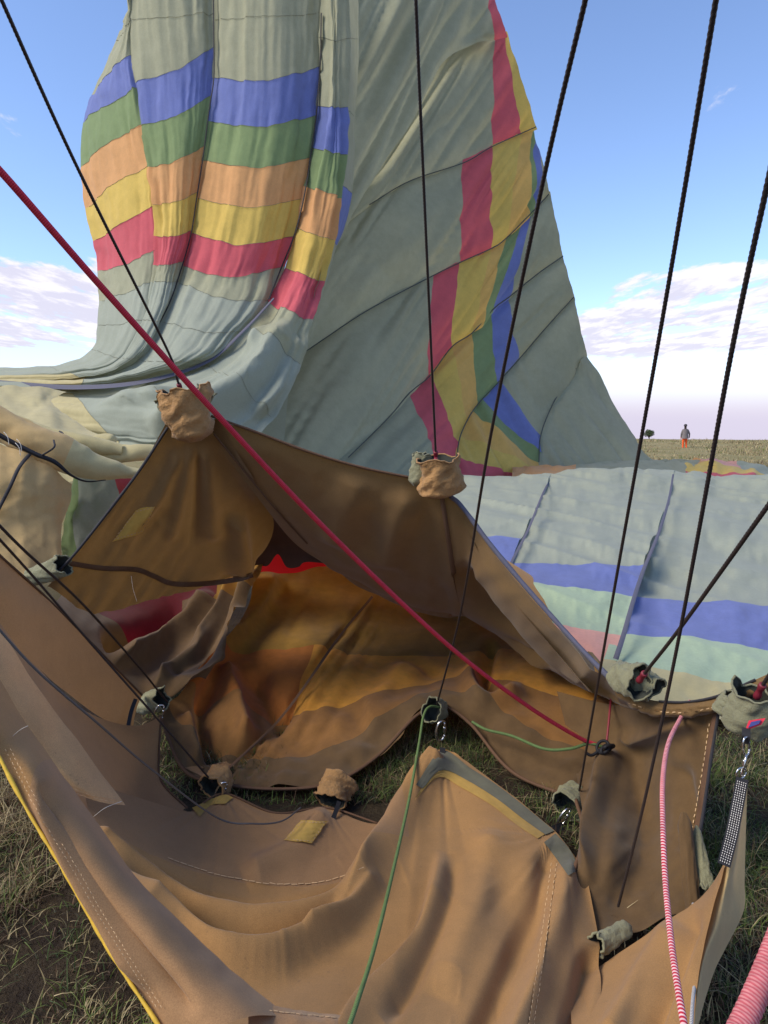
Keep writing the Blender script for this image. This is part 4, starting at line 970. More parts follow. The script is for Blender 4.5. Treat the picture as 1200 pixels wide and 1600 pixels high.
# ------------------------------------------------------------------ the skirt below the mouth
skirt = empty('mouth_skirt', (0, 2.2, 0.2), 'brown canvas skirt hanging in folds below the balloon mouth', 'skirt')
def make_skirt():
    K = {}
    fine = lambda a, sd, kx=70., ky=70.: (lambda u, v, px, py: 0.45 * a * fbm(px / kx, py / ky, sd, 2) + 0.02 * a * fbm(px / 14, py / 14, sd + 1))
    r = [[(150, 1225, 2.95), (300, 1268, 3.42), (350, 1240, 3.6), (430, 1270, 3.45), (510, 1262, 3.52), (590, 1286, 3.4), (640, 1236, 3.6), (690, 1172, 3.85), (780, 1228, 3.6), (868, 1298, 3.26), (918, 1372, 2.9)],
         [(120, 1275, 2.65), (260, 1345, 2.85), (340, 1370, 2.9), (430, 1385, 2.88), (510, 1380, 2.88), (580, 1355, 2.98), (640, 1315, 3.12), (705, 1280, 3.3), (790, 1320, 3.06), (868, 1370, 2.86), (935, 1470, 2.55)],
         [(120, 1345, 2.42), (240, 1425, 2.5), (330, 1450, 2.52), (420, 1455, 2.55), (510, 1445, 2.58), (580, 1425, 2.64), (640, 1400, 2.72), (712, 1390, 2.75), (790, 1420, 2.68), (868, 1460, 2.5), (940, 1535, 2.3)],
         [(180, 1440, 2.15), (280, 1520, 2.2), (370, 1530, 2.25), (450, 1525, 2.3), (520, 1515, 2.34), (590, 1505, 2.36), (655, 1500, 2.36), (725, 1500, 2.35), (800, 1520, 2.28), (870, 1550, 2.2), (935, 1600, 2.05)],
         [(280, 1660, 1.8), (350, 1650, 1.83), (430, 1640, 1.88), (500, 1630, 1.92), (560, 1625, 1.94), (620, 1620, 1.95), (680, 1620, 1.95), (740, 1625, 1.94), (810, 1640, 1.9), (875, 1660, 1.85), (940, 1690, 1.8)],
         [(320, 1820, 1.5), (390, 1800, 1.52), (460, 1790, 1.55), (520, 1780, 1.58), (570, 1775, 1.6), (625, 1770, 1.6), (685, 1770, 1.6), (745, 1775, 1.6), (815, 1790, 1.57), (880, 1810, 1.53), (945, 1840, 1.5)]]
    fl = [fold([(688, 1180), (640, 1262), (598, 1342), (555, 1412), (505, 1466), (430, 1508), (360, 1512), (290, 1488), (220, 1430), (140, 1340)], 12, 0.112, 20, (0.02, 0.1)),
          fold([(600, 1300), (560, 1375), (500, 1428), (400, 1448), (300, 1430), (205, 1370), (120, 1290)], 10, 0.083, 17, (0.15, 0.05)),
          fold([(575, 1395), (520, 1445), (430, 1478), (340, 1476), (250, 1425)], 11, -0.053, None, (0.15, 0.1)),
          fold([(545, 1385), (480, 1412), (400, 1420), (310, 1402), (240, 1365)], 8, -0.045, 14), fold([(600, 1385), (540, 1448), (470, 1484)], 7, 0.033, 10),
          fold([(690, 1330), (672, 1420), (640, 1490), (560, 1575), (520, 1640)], 9, 0.055, 34, (0.2, 0.0)), fold([(712, 1330), (697, 1420), (660, 1510), (600, 1600)], 13, -0.038),
          fold([(862, 1320), (830, 1420), (790, 1510), (730, 1640)], 15, -0.055, 30, (0.08, 0.0)), fold([(885, 1330), (868, 1440), (840, 1540), (800, 1640)], 20, 0.060, None, (0.1, 0.0)),
          fold([(515, 1268), (460, 1330), (380, 1370)], 20, 0.045), fold([(770, 1290), (750, 1400), (690, 1560)], 26, 0.038), fold([(930, 1480), (900, 1560), (880, 1650)], 16, -0.060)]
    creases = []
    for k in range(26):
        x0, y0 = rng.uniform(260, 900), rng.uniform(1300, 1590)
        a_ = rng.normal(1.9 if x0 > 600 else 0.15, 0.5); l_ = rng.uniform(25, 80)
        creases.append(fold([(x0, y0), (x0 + 0.5 * l_ * math.cos(a_) + rng.normal(0, 3), y0 + 0.5 * l_ * math.sin(a_) + rng.normal(0, 3)), (x0 + l_ * math.cos(a_), y0 + l_ * math.sin(a_))], 3.0, rng.choice([-1, 1]) * 0.0028, 6.0, (0.4, 0.4)))
    fl += creases
    def tension(u, v, px, py):
        q = 0.012 * fbm(px / 80, py / 80, 301, 2)
        for (x0, y0, rr_, am, kk) in ((690, 1172, 150, 0.016, 6.0), (868, 1298, 130, 0.012, 6.0), (350, 1240, 90, 0.014, 5.0), (510, 1262, 90, 0.014, 5.0)):
            r_ = np.hypot(px - x0, py - y0); t_ = np.arctan2(py - y0, px - x0)
            q = q + am * ridged(t_ * kk, r_ / 300, 310 + int(x0) % 7) * np.exp(-r_ / rr_) * np.clip(r_ / 25, 0, 1)
        return q
    K['main'] = sheet(skirt, r, [(0, 1, 0, 6, ROSY), (0, 1, 6, 10, BROWN), (1, 5, 0, 10, BROWN, 'wide front of the skirt with deep sagging folds')], name='skirt_panel', nu=30, nv=30, folds=fl, fn=tension)
    r = [[(-70, 800, 2.9), (0, 868, 3.05), (75, 936, 3.45), (150, 1012, 3.85), (222, 1086, 4.2)],
         [(-70, 860, 2.85), (5, 925, 3.0), (72, 990, 3.35), (140, 1050, 3.75), (212, 1110, 4.15)],
         [(-70, 930, 2.85), (10, 1000, 3.0), (75, 1060, 3.35), (140, 1110, 3.75), (206, 1150, 4.1)]]
    K['a'] = sheet(skirt, r, [(0, 2, 0, 4, ROSY)], name='skirt_panel', nu=16, nv=16, fn=fine(0.04, 311))
    r = [[(-60, 900, 2.75), (0, 972, 2.85), (50, 1040, 3.1), (105, 1098, 3.4), (165, 1130, 3.72), (212, 1138, 3.92), (252, 1120, 4.1)],
         [(-60, 950, 2.6), (10, 1030, 2.7), (60, 1090, 2.9), (115, 1145, 3.2), (165, 1175, 3.5), (210, 1185, 3.75), (249, 1172, 3.95)],
         [(-60, 1010, 2.5), (20, 1090, 2.55), (75, 1150, 2.75), (130, 1200, 3.0), (175, 1230, 3.25), (215, 1238, 3.5), (252, 1220, 3.7)],
         [(-60, 1100, 2.45), (40, 1160, 2.5), (95, 1220, 2.6), (150, 1270, 2.8), (195, 1292, 3.0), (240, 1302, 3.15), (292, 1262, 3.42)]]
    K['b'] = sheet(skirt, r, [(0, 3, 0, 6, ROSY)], name='skirt_panel', nu=14, nv=16, fn=fine(0.03, 321), folds=[fold([(40, 1010), (110, 1080), (200, 1130), (250, 1110)], 16, 0.03)])
    r = [[(-60, 890, 2.45), (-65, 940, 2.33), (-72, 985, 2.30), (-80, 1020, 2.38)],
         [(0, 984, 2.5), (-4, 1030, 2.38), (-8, 1070, 2.34), (-14, 1110, 2.42)],
         [(50, 1059, 2.55), (40, 1095, 2.43), (28, 1130, 2.38), (18, 1160, 2.45)],
         [(104, 1134, 2.62), (88, 1160, 2.50), (72, 1185, 2.44), (56, 1206, 2.5)],
         [(166, 1216, 2.68), (146, 1228, 2.55), (120, 1230, 2.48), (96, 1234, 2.52)],
         [(196, 1258, 2.68), (168, 1256, 2.58), (140, 1248, 2.52), (112, 1238, 2.54)]]
    K['c'] = sheet(skirt, r, [(0, 5, 0, 3, PALE, 'stained strip of the skirt, brighter light in its colour')], name='skirt_panel', nu=12, nv=16, fn=fine(0.02, 331))
    r = [[(-50, 1075, 1.98), (-50, 1045, 2.08), (-40, 1020, 2.25), (-30, 1000, 2.4)],
         [(0, 1182, 1.92), (2, 1140, 2.0), (12, 1115, 2.15), (22, 1100, 2.3)],
         [(42, 1262, 1.87), (52, 1210, 1.92), (66, 1190, 2.05), (80, 1186, 2.22)],
         [(90, 1342, 1.82), (102, 1285, 1.86), (120, 1265, 1.98), (138, 1266, 2.15)],
         [(140, 1430, 1.77), (160, 1375, 1.79), (184, 1358, 1.9), (208, 1366, 2.08)],
         [(190, 1512, 1.72), (220, 1460, 1.72), (255, 1440, 1.82), (292, 1452, 1.98)],
         [(232, 1574, 1.68), (275, 1535, 1.67), (320, 1518, 1.74), (368, 1524, 1.88)],
         [(275, 1640, 1.63), (330, 1610, 1.61), (390, 1590, 1.66), (450, 1590, 1.78)]]
    K['d'] = sheet(skirt, r, [(0, 2, 0, 3, BROWN), (2, 7, 0, 3, ROSY, 'long folded left edge of the skirt')], name='skirt_panel', nu=14, nv=16, fn=fine(0.02, 341),
                   folds=[fold([(60, 1225), (120, 1330), (200, 1450), (300, 1590)], 13, -0.05, 20), fold([(50, 1235), (90, 1320), (150, 1420), (230, 1550)], 9, 0.025)])
    r = [[(388, 1562, 1.8), (430, 1572, 1.8), (480, 1580, 1.82), (532, 1586, 1.84)], [(388, 1590, 1.72), (430, 1594, 1.72), (480, 1596, 1.74), (528, 1600, 1.76)], [(388, 1660, 1.6), (430, 1660, 1.6), (480, 1660, 1.62), (530, 1660, 1.64)]]
    K['e'] = sheet(skirt, r, [(0, 2, 0, 3, ROSY)], name='skirt_panel', nu=10, nv=8, fn=fine(0.01, 345, 20, 12))
    r = [[(895, 1540, 2.45), (965, 1490, 2.5), (1035, 1446, 2.58), (1095, 1402, 2.54), (1135, 1345, 2.52)],
         [(892, 1575, 2.22), (955, 1535, 2.3), (1020, 1495, 2.36), (1075, 1455, 2.34), (1112, 1425, 2.34)],
         [(895, 1620, 2.0), (950, 1590, 2.05), (1005, 1565, 2.1), (1055, 1540, 2.1), (1092, 1520, 2.12)],
         [(900, 1700, 1.78), (945, 1680, 1.82), (990, 1665, 1.85), (1040, 1655, 1.86), (1080, 1645, 1.88)]]
    K['r'] = sheet(skirt, r, [(0, 3, 0, 4, BROWN)], name='skirt_panel', nu=14, nv=16, fn=fine(0.02, 351), folds=[fold([(1060, 1440), (1000, 1540), (940, 1640)], 18, 0.04), fold([(1090, 1420), (1050, 1520), (1010, 1620)], 12, -0.04)])
    r = [[(1158, 1228, 2.66), (1161, 1228, 2.64), (1164, 1228, 2.68), (1168, 1230, 2.70)],
         [(1144, 1300, 2.60), (1152, 1302, 2.56), (1158, 1304, 2.66), (1165, 1306, 2.72)],
         [(1128, 1362, 2.52), (1140, 1366, 2.48), (1150, 1370, 2.60), (1163, 1374, 2.68)],
         [(1106, 1440, 2.38), (1122, 1440, 2.35), (1140, 1436, 2.46), (1160, 1428, 2.6)],
         [(1090, 1520, 2.15), (1098, 1512, 2.16), (1108, 1510, 2.28), (1118, 1512, 2.38)],
         [(1078, 1650, 1.86), (1080, 1640, 1.88), (1084, 1630, 1.9), (1088, 1612, 1.95)]]
    K['f'] = sheet(skirt, r, [(0, 5, 0, 3, TAN, 'edge flap of the skirt, sunlight in its yellow tan colour')], name='skirt_panel', nu=8, nv=16, fn=fine(0.012, 361))  # lit tone of the flap is put into its cloth colour
    return K
SK = make_skirt()
def gore_on(px_rows, on, mat, name, parent, off, label=None):
    A = np.array(px_rows, float); n = 24
    B = spl(A, n); B = np.swapaxes(spl(np.swapaxes(B, 0, 1), 8), 0, 1)
    d = depth_on(on, B[..., 0], B[..., 1]) - off
    o = link(name, mesh(name, place(B[..., 0], B[..., 1], d).reshape(-1, 3), gridfaces(n, 8)), mat, parent)
    if label:
        o['label'] = label
    return o
gore_on([[(650, 1226), (660, 1232)], [(690, 1173), (690, 1203)], [(735, 1200), (728, 1218)], [(780, 1229), (775, 1247)], [(830, 1268), (818, 1280)], [(866, 1298), (852, 1304)]], SK['main'], GREYTRIM, 'edge_trim', skirt, 0.012, 'grey webbing trim along the peak')
gore_on([[(658, 1232), (648, 1250)], [(690, 1202), (684, 1214)], [(728, 1217), (720, 1230)], [(775, 1246), (768, 1258)], [(818, 1279), (808, 1289)], [(852, 1303), (840, 1310)]], SK['main'], YTRIM, 'edge_trim', skirt, 0.008, 'yellowed band below the grey trim')
gore_on([[(868, 1302), (850, 1316)], [(892, 1330), (868, 1340)], [(905, 1358), (888, 1368)]], SK['main'], GREYTRIM, 'edge_trim', skirt, 0.012)
gore_on([[(300, 1262), (312, 1276)], [(348, 1242), (330, 1258)], [(364, 1246), (352, 1256)]], SK['main'], YTRIM, 'edge_trim', skirt, 0.012)
patch('cloth_patch', [(443, 1313), (470, 1281), (512, 1283), (489, 1317)], SK['main'], PATCH, skirt, off=0.012, rag=3, seed=2)
for sh_, qd in ((MO['ul'], [(178, 843), (213, 799), (240, 793), (223, 830), (178, 843)]), (SK['main'], [(447, 1311), (471, 1284), (508, 1285), (488, 1314), (447, 1311)])):
    for a_, b_ in zip(qd[:-1], qd[1:]):
        stitches('stitching', [a_, ((a_[0] + b_[0]) / 2, (a_[1] + b_[1]) / 2), b_], sh_, TTHREAD, env if sh_ is MO['ul'] else skirt, dash=3, gap=2.5, w=1.0, off=0.016, jitter=0.3)
hem('yellow_piping', [(-50, 1078, 1.97), (0, 1185, 1.91), (42, 1265, 1.86), (90, 1345, 1.81), (140, 1433, 1.76), (190, 1515, 1.71), (232, 1578, 1.67), (275, 1644, 1.62)], 0.0052, PIPE, 0.012, skirt, 0.9)
hem('top_hem', [(-70, 800, 2.89), (0, 868, 3.04), (75, 936, 3.44), (150, 1012, 3.84), (222, 1086, 4.19)], 0.006, BTAPE, 0.02, skirt)
hem('top_hem', [(252, 1120, 4.09), (249, 1172, 3.94), (252, 1220, 3.69), (292, 1262, 3.41)], 0.006, BTAPE, 0.02, skirt)
hem('top_hem', [(300, 1268, 3.44), (350, 1240, 3.59), (430, 1270, 3.44), (510, 1262, 3.51), (590, 1286, 3.39)], 0.005, BTAPE, 0.02, skirt)
ribbon('stitched_seam', [(866, 1345), (856, 1420), (845, 1500), (828, 1620)], (8, 9), SK['main'], BROWN, skirt, off=0.006)
for dx in (-4, 4):
    stitches('stitching', [(866 + dx, 1348), (856 + dx, 1420), (845 + dx, 1500), (828 + dx, 1615)], SK['main'], TTHREAD, skirt, off=0.010, w=0.9)
stitches('stitching', [(262, 1340), (340, 1366), (430, 1381), (510, 1376), (575, 1352)], SK['main'], TTHREAD, skirt, dash=9, gap=2, w=1.0)
stitches('stitching', [(100, 1226), (140, 1241), (192, 1250)], SK['c'], TTHREAD, skirt, w=1.0, dash=6, gap=3)
stitches('stitching', [(104, 1232), (140, 1246), (190, 1255)], SK['c'], TTHREAD, skirt, w=1.0, dash=6, gap=3)
for k in range(2):
    stitches('stitching', [(8 + 8 * k, 1170), (60 + 8 * k, 1270), (110 + 8 * k, 1352), (160 + 8 * k, 1440), (245 + 8 * k, 1575)], SK['d'], TTHREAD, skirt, w=0.9, dash=4, gap=4)
stitches('stitching', [(211, 1372), (228, 1392), (238, 1412)], SK['main'], TTHREAD, skirt, w=1.0, dash=5, gap=2)
stitches('stitching', [(392, 1573), (450, 1582), (526, 1590)], SK['e'], TTHREAD, skirt, w=1.2, dash=7, gap=2)
# loose threads
for a in (((20, 1150, 2.0), (32, 1140, 1.98), (44, 1134, 1.98)), ((146, 1276, 2.3), (165, 1262, 2.25), (190, 1252, 2.3)), ((205, 900, 4.1), (208, 920, 4.1), (214, 940, 4.12))):
    tube('loose_thread', strand(a, 0.01), 0.0007, THREAD, skirt, 5)

# ------------------------------------------------------------------ cables, ropes, fittings
def cable(label, pts, r=0.0065, mat=CABLE, sleeve=True, group=None, name='steel_cable', lob=0.2):
    r *= 0.86
    P = strand(pts, 0.003)
    root = empty(name, tuple(P[0]), label, 'cable', group)
    tube('strands', P, r, mat, root, 12, 3, lob, r * 6.5)
    if sleeve:
        q = P[: max(6, int(0.085 / 0.003))]
        tube('crimped_sleeve', q, r * 1.9 * (1 + 0.15 * np.sin(np.linspace(0, 9, len(q)))), SLEEVE, root, 10)
    return root
G_ = None
cable('dark steel cable rising to the upper left from the left peak cuff', [(286, 620, 3.78), (276, 590, 3.7), (262, 548, 3.6), (120, 260, 2.7), (0, -5, 2.2), (-30, -70, 2.1)], 0.0075)
cable('near vertical dark cable rising from the middle peak cuff', [(681, 722, 3.84), (680, 690, 3.8), (668, 420, 3.1), (656, 150, 2.6), (649, -20, 2.35), (645, -90, 2.3)], 0.0072)
cable('dark cable slanting up from the lower middle cuff past the tall wall', [(683, 1100, 4.2), (720, 955, 3.4), (765, 690, 2.4), (845, 300, 1.65), (917, -10, 1.3), (935, -90, 1.22)], 0.0062, sleeve=False)
cable('dark cable slanting up in front of the clouds, from the lower right cuff', [(905, 1236, 3.55), (925, 1120, 3.1), (960, 920, 2.5), (1040, 470, 1.7), (1120, -8, 1.22), (1135, -90, 1.16)], 0.0060, sleeve=False)
cable('dark cable reaching the right frame edge from the rear right opening', [(966, 1416, 2.66), (1005, 1260, 2.4), (1050, 1050, 2.1), (1090, 840, 1.75), (1145, 540, 1.4), (1205, 260, 1.15), (1225, 160, 1.08)], 0.0058, sleeve=False)
cable('dark cable rising to the right from the open olive cuff', [(998, 1064, 3.2), (1012, 1046, 3.1), (1060, 985, 2.75), (1130, 888, 2.4), (1205, 783, 2.1), (1240, 735, 2.0)], 0.0085)
cable('short dark cable end leaving the badge cuff at the frame edge', [(1182, 1090, 2.85), (1192, 1070, 2.8), (1215, 1035, 2.7), (1240, 995, 2.6)], 0.0085)
cable('upper of two thin cables crossing the skirt at the left', [(262, 1098, 4.2), (215, 1040, 3.75), (130, 945, 3.1), (40, 862, 2.6), (-10, 812, 2.4), (-40, 785, 2.3)], 0.0062, sleeve=False)
cable('lower of two thin cables crossing the skirt at the left', [(332, 1222, 3.6), (245, 1122, 3.3), (140, 1003, 3.0), (60, 910, 2.7), (-5, 838, 2.4), (-40, 800, 2.3)], 0.0055, sleeve=False)
cable('thin grey cable lying across the pale left folds of the skirt', [(470, 1262, 3.36), (440, 1283, 3.18), (395, 1287, 3.08), (340, 1278, 3.0), (240, 1205, 2.62), (150, 1128, 2.3), (60, 1050, 2.12), (0, 985, 2.02), (-50, 925, 1.95)], 0.0042, GCABLE, sleeve=False, lob=0.25)

def rope(name, label, pts, r, mat, lobes=0, lob=0.0, sides=12, step=0.006):
    P = strand(pts, step)
    o = tube(name, P, r, mat, None, sides, lobes, lob, 0.03)
    return tag(o, label, 'rope')
rope('red_rope', 'thick red rope running down from the left edge into the mouth', [(-60, 210, 1.85), (0, 267, 1.95), (160, 450, 2.2), (330, 638, 2.5), (520, 838, 2.9), (700, 1008, 3.3), (820, 1100, 3.55), (900, 1150, 3.65), (938, 1166, 3.66)], 0.0106, REDROPE)
rope('green_rope', 'green rope hanging from the lower middle cuff across the skirt', [(690, 1106, 4.2), (672, 1104, 4.1), (662, 1118, 4.0), (655, 1160, 3.75), (640, 1245, 3.3), (612, 1370, 2.65), (585, 1480, 2.2), (560, 1560, 1.88), (538, 1625, 1.72)], 0.0068, GRNROPE)
rope('green_rope', 'dark green cord sagging inside the mouth to the knot', [(738, 1128, 4.1), (760, 1140, 4.0), (800, 1150, 3.9), (850, 1170, 3.75), (890, 1170, 3.68), (920, 1162, 3.66), (945, 1168, 3.64)], 0.008, GRNROPE)
rope('striped_rope', 'red and white striped rope hanging at the right of the skirt', [(1078, 1096, 3.22), (1064, 1121, 3.14), (1045, 1160, 2.9), (1036, 1215, 2.65), (1036, 1290, 2.45), (1040, 1380, 2.25), (1050, 1480, 2.0), (1062, 1560, 1.82), (1074, 1630, 1.7)], 0.0092, PINKROPE)
rope('pink_rope', 'thick pink rope in the bottom right corner', [(1140, 1640, 0.95), (1165, 1590, 0.98), (1195, 1520, 1.02), (1230, 1430, 1.08)], 0.0165, BIGROPE, 3, 0.12, 18, 0.003)
rope('white_cord', 'thin white and grey cord hanging at the lower right', [(1083, 1412, 2.64), (1084, 1460, 2.42), (1086, 1520, 2.2), (1082, 1570, 1.95), (1078, 1640, 1.75)], 0.005, WHTROPE)
# the knot where red and green ropes are tied off
kn = empty('rope_knot', tuple(place(945, 1168, 3.62)), 'dark knot where the red and green ropes meet', 'knot')
for k in range(3):
    a = np.linspace(0, 2 * np.pi, 24)
    c = place(942 + 5 * k, 1167 + 3 * (k % 2), 3.6)
    P = c + np.stack([0.03 * np.cos(a), 0.02 * np.sin(a + k), 0.022 * np.sin(a) + 0.01 * np.cos(a * 1.0 + k)], -1)
    tube('cord_turn', P, 0.008, BLACK, kn, 8)
tube('cord_end', strand([(940, 1170, 3.6), (925, 1180, 3.58), (915, 1176, 3.58)], 0.006), 0.008, BLACK, kn, 8)
tube('cord_end', strand([(948, 1160, 3.62), (952, 1120, 3.7), (955, 1085, 3.8)], 0.01), 0.006, SLEEVE, kn, 8)

def carabiner(label, c, size, tilt, group=None, turn=0.5):
    """an oval steel snap link with a hinged gate and screw sleeve"""
    p = place(*c)
    root = empty('carabiner', tuple(p), label, 'carabiner', group)
    up = np.array([math.sin(tilt), 0, math.cos(tilt)]); rt = np.array([math.cos(tilt) * math.cos(turn), math.sin(turn), -math.sin(tilt) * math.cos(turn)])
    a = np.linspace(0.35 * np.pi, 1.85 * np.pi, 40)
    w, h = size * 0.27, size * 0.5
    sx = np.sign(np.cos(a)) * np.abs(np.cos(a)) ** 0.75; sy = np.sign(np.sin(a)) * np.abs(np.sin(a)) ** 0.9
    P = p + (w * sx)[:, None] * rt + (h * sy)[:, None] * up
    tube('body', P, size * 0.055, STEEL, root, 10)
    tube('gate', np.array([P[-1] * (1 - t) + P[0] * t for t in np.linspace(0, 1, 6)]), size * 0.045, STEEL, root, 10)
    tube('sleeve', np.array([P[-1] * (1 - t) + P[0] * t for t in np.linspace(0.2, 0.62, 6)]), size * 0.075, STEEL, root, 12)
    return root
CG = 'carabiners joining skirt and mouth'
carabiner('small steel carabiner above the highest peak of the skirt', (689, 1142, 3.95), 0.115, 0.1, CG)
carabiner('small steel carabiner at the right shoulder of the skirt', (881, 1277, 3.45), 0.10, 0.5, CG)
carabiner('half hidden steel carabiner in the dark gap at the left', (249, 1114, 4.1), 0.10, 0.3, CG)
carabiner('half hidden steel carabiner beside the lower left cuff', (346, 1234, 3.6), 0.09, 0.5, CG)
carabiner('bright steel carabiner under the badge cuff', (1166, 1166, 2.74), 0.075, -0.1, CG)
carabiner('bright steel carabiner just above the stitched webbing strap', (1162, 1196, 2.71), 0.085, 0.15, CG, 1.1)
def ring(label, c, r):
    p = place(*c)
    a = np.linspace(0, 2 * np.pi, 28)
    P = p + np.stack([r * np.cos(a), 0.3 * r * np.cos(a), r * np.sin(a)], -1)
    return tag(tube('steel_ring', P, r * 0.16, STEEL, None, 8), label, 'ring')
ring('steel ring at the top of the stitched webbing strap', (1158, 1208, 2.69), 0.022)
# webbing loops on the skirt
def strap(pts, wide, label=None, mat=BLACK, name='webbing_loop', parent=skirt):
    c = place(*np.array(pts, float).T); q = spl(c, 24)
    t = np.gradient(q, axis=0); t /= np.linalg.norm(t, axis=1, keepdims=True)
    vw = q - np.array([0, 0, EYE]); vw /= np.linalg.norm(vw, axis=1, keepdims=True)
    s = np.cross(t, vw); s /= np.linalg.norm(s, axis=1, keepdims=True)
    R_ = np.stack([q - s * wide / 2 + vw * 0.002, q - s * wide / 2 - vw * 0.002, q + s * wide / 2 - vw * 0.002, q + s * wide / 2 + vw * 0.002, q - s * wide / 2 + vw * 0.002], 1)
    o = link(name, mesh(name, R_.reshape(-1, 3), gridfaces(24, 5), smooth=False), mat, parent)
    if label:
        o['label'] = label
    return o, q, s, vw
o, q, s, vw = strap([(1160, 1216, 2.64), (1152, 1260, 2.57), (1143, 1305, 2.52), (1131, 1352, 2.45)], 0.042, 'black webbing strap with rows of white stitches')
def strap_stitch(q, s, vw, rows, parent):
    V, F = [], []
    for off in rows:
        for k in np.arange(1.0, 22.5, 0.62):
            i = int(k); f = k - i
            c = q[i] * (1 - f) + q[i + 1] * f + s[i] * off - vw[i] * 0.004
            dt_ = (q[i + 1] - q[i]); dt_ = dt_ / np.linalg.norm(dt_) * 0.0042
            e = s[i] * 0.0011; b = len(V)
            V += [c - e, c + e, c + e + dt_, c - e + dt_]; F.append([b, b + 1, b + 2, b + 3])
    link('stitching', mesh('stitching', V, F, smooth=False), THREAD, parent)
strap_stitch(q, s, vw, (-0.014, -0.007, 0.0, 0.007, 0.014), o)
strap([(1166, 1137, 2.76), (1166, 1150, 2.74), (1164, 1162, 2.75)], 0.03, name='webbing_loop', parent=env)
strap([(692, 1168, 3.83), (688, 1190, 3.76), (678, 1210, 3.7)], 0.03)
strap([(880, 1290, 3.38), (866, 1296, 3.34), (846, 1300, 3.34)], 0.035)
strap([(530, 1252, 3.5), (524, 1270, 3.44), (518, 1284, 3.4)], 0.022)
strap([(212, 1092, 4.05), (205, 1112, 4.0), (200, 1136, 3.95)], 0.022)

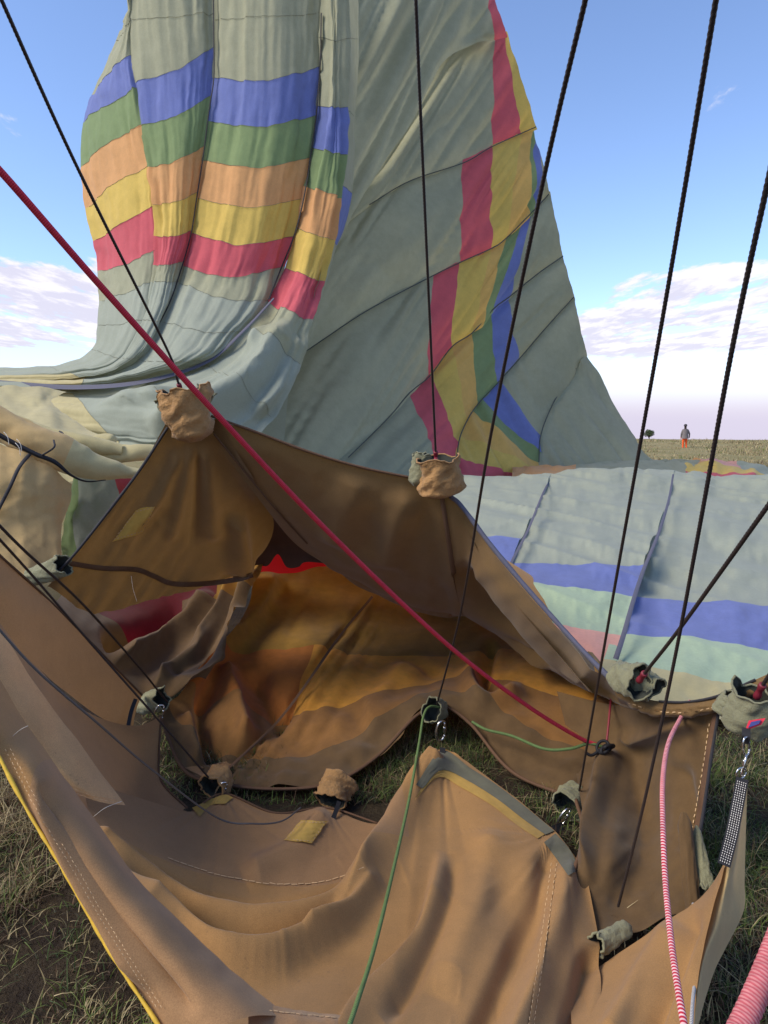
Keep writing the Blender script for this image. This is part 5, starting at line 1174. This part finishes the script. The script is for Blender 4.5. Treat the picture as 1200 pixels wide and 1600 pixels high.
# ------------------------------------------------------------------ far things
def person():
    d = 1.75 * FOC / 41
    b = place(1069, 705, d)
    ob = empty('person', tuple(b), 'person in orange trousers and grey jacket standing in the far grass', 'person')
    J = {'pel': (0, 0, 0.92), 'wst': (0, 0, 1.08), 'chs': (0, -.01, 1.30), 'nck': (0, 0, 1.48), 'hd0': (0, .01, 1.56), 'hd1': (0, .01, 1.70),
         'sl': (-.17, 0, 1.40), 'el': (-.25, .02, 1.13), 'wl': (-.22, .10, .90), 'hl': (-.21, .12, .82), 'sr': (.17, 0, 1.40), 'er': (.30, .03, 1.16), 'wr': (.34, .12, .95), 'hr': (.35, .14, .87),
         'tl': (-.09, 0, .84), 'kl': (-.10, .03, .48), 'al': (-.10, 0, .09), 'fl': (-.11, .14, .04), 'tr': (.09, 0, .84), 'kr': (.12, .04, .48), 'ar': (.13, -.05, .09), 'fr': (.15, .09, .04)}
    rad = {'pel': .15, 'wst': .145, 'chs': .17, 'nck': .06, 'hd0': .085, 'hd1': .09, 'sl': .08, 'el': .06, 'wl': .045, 'hl': .04, 'sr': .08, 'er': .06, 'wr': .045, 'hr': .04,
           'tl': .105, 'kl': .075, 'al': .05, 'fl': .04, 'tr': .105, 'kr': .075, 'ar': .05, 'fr': .04}
    E = [('pel', 'wst'), ('wst', 'chs'), ('chs', 'nck'), ('nck', 'hd0'), ('hd0', 'hd1'), ('chs', 'sl'), ('sl', 'el'), ('el', 'wl'), ('wl', 'hl'), ('chs', 'sr'), ('sr', 'er'), ('er', 'wr'), ('wr', 'hr'),
         ('pel', 'tl'), ('tl', 'kl'), ('kl', 'al'), ('al', 'fl'), ('pel', 'tr'), ('tr', 'kr'), ('kr', 'ar'), ('ar', 'fr')]
    ks = list(J)
    me = bpy.data.meshes.new('body')
    me.from_pydata([J[k] for k in ks], [(ks.index(a), ks.index(c)) for a, c in E], [])
    o = bpy.data.objects.new('body', me); COL.objects.link(o)
    md = o.modifiers.new('Skin', 'SKIN')
    if not me.skin_vertices:
        bpy.context.view_layer.objects.active = o
    for k, sv in zip(ks, me.skin_vertices[0].data):
        sv.radius = (rad[k], rad[k] * 0.85); sv.use_root = (k == 'pel')
    o.modifiers.new('Sub', 'SUBSURF').levels = 2
    o.modifiers['Sub'].render_levels = 2
    m, t = newmat('person_clothes')
    z = mn(t, 'ShaderNodeSeparateXYZ', {0: mn(t, 'ShaderNodeTexCoord').outputs['Object']}).outputs[2]
    cr = mn(t, 'ShaderNodeValToRGB', {0: mn(t, 'ShaderNodeMath', {0: z, 1: 1.8}, operation='DIVIDE').outputs[0]})
    cr.color_ramp.interpolation = 'CONSTANT'
    el = cr.color_ramp.elements
    el[0].position = 0; el[0].color = (*lin((40, 36, 36)), 1)
    el[1].position = 0.07; el[1].color = (*lin((235, 96, 40)), 1)
    for p, c in ((0.50, (118, 110, 108)), (0.81, (56, 40, 34)), (0.93, (36, 32, 32))):
        e = el.new(p); e.color = (*lin(c), 1)
    n = mn(t, 'ShaderNodeBsdfPrincipled', {'Base Color': cr.outputs[0], 'Roughness': 0.85})
    mn(t, 'ShaderNodeOutputMaterial', {0: n.outputs[0]})
    me.materials.append(m)
    o.parent = ob
    a = np.linspace(0, 2 * np.pi, 17)
    V = np.vstack([np.stack([r * np.cos(a), r * np.sin(a) + 0.01, np.full(17, zz_)], -1) for r, zz_ in ((.10, 1.66), (.125, 1.68), (.10, 1.70), (.092, 1.77), (.03, 1.80))])
    h = link('cap', mesh('cap', V, gridfaces(5, 17)), plain('dark_cap', (44, 40, 44)), None); h.parent = ob
    jk = [(1.42, .20, .14), (1.30, .225, .16), (1.1, .20, .15), (0.9, .23, .18), (0.84, .235, .185)]
    V = np.vstack([np.stack([x * np.cos(a), y * np.sin(a), np.full(17, zz_)], -1) for zz_, x, y in jk])
    h = link('jacket', mesh('jacket', V, gridfaces(5, 17)), plain('grey_jacket', (122, 114, 112), 0.9, nscale=8.0, var=0.35), None); h.parent = ob
person()
def far_tree():
    d = 150.0
    c = place(1014, 684, d)
    x, y = c[0], c[1]
    z0 = float(hill(np.array([x]), np.array([y]))[0])
    top = place(1014, 669, d)[2]
    root = empty('far_tree', (x, y, z0), 'small dark round tree on the horizon left of the person', 'tree')
    bark = plain('tree_bark', (84, 70, 58), 0.95)
    zc = place(1014, 677, d)[2]
    tube('trunk', np.array([[x, y, z0], [x + .1, y, z0 + (zc - z0) * .5], [x, y, zc + .3]]), [0.22, 0.16, 0.06], bark, root, 8)
    for k in range(5):
        a = k * 1.26
        tube('limb', np.array([[x, y, zc - 1.0], [x + .5 * math.cos(a), y + .5 * math.sin(a), zc - .2], [x + .9 * math.cos(a), y + .9 * math.sin(a), zc + .4]]), [0.07, 0.05, 0.02], bark, root, 6)
    n = 1500
    u = rng.normal(0, 1, (n, 3)); u /= np.linalg.norm(u, axis=1, keepdims=True)
    rr = rng.random(n) ** 0.4 * (0.75 + 0.5 * fbm(u[:, 0] * 2 + 5, u[:, 2] * 2 + 5, 401))
    c = np.array([x, y, zc]) + u * rr[:, None] * np.array([1.35, 1.35, 1.1])
    t1 = rng.normal(0, 1, (n, 3)); t1 /= np.linalg.norm(t1, axis=1, keepdims=True); t2 = np.cross(t1, u); t2 /= np.linalg.norm(t2, axis=1, keepdims=True) + 1e-9
    s = 0.11
    V = np.stack([c - t1 * s, c + t2 * s * .6, c + t1 * s, c - t2 * s * .6], 1).reshape(-1, 3)
    F = np.arange(n * 4).reshape(-1, 4)
    link('crown', mesh('crown', V, F, smooth=False), leafmat('tree_leaves', (78, 92, 58), 0.2), root)
far_tree()
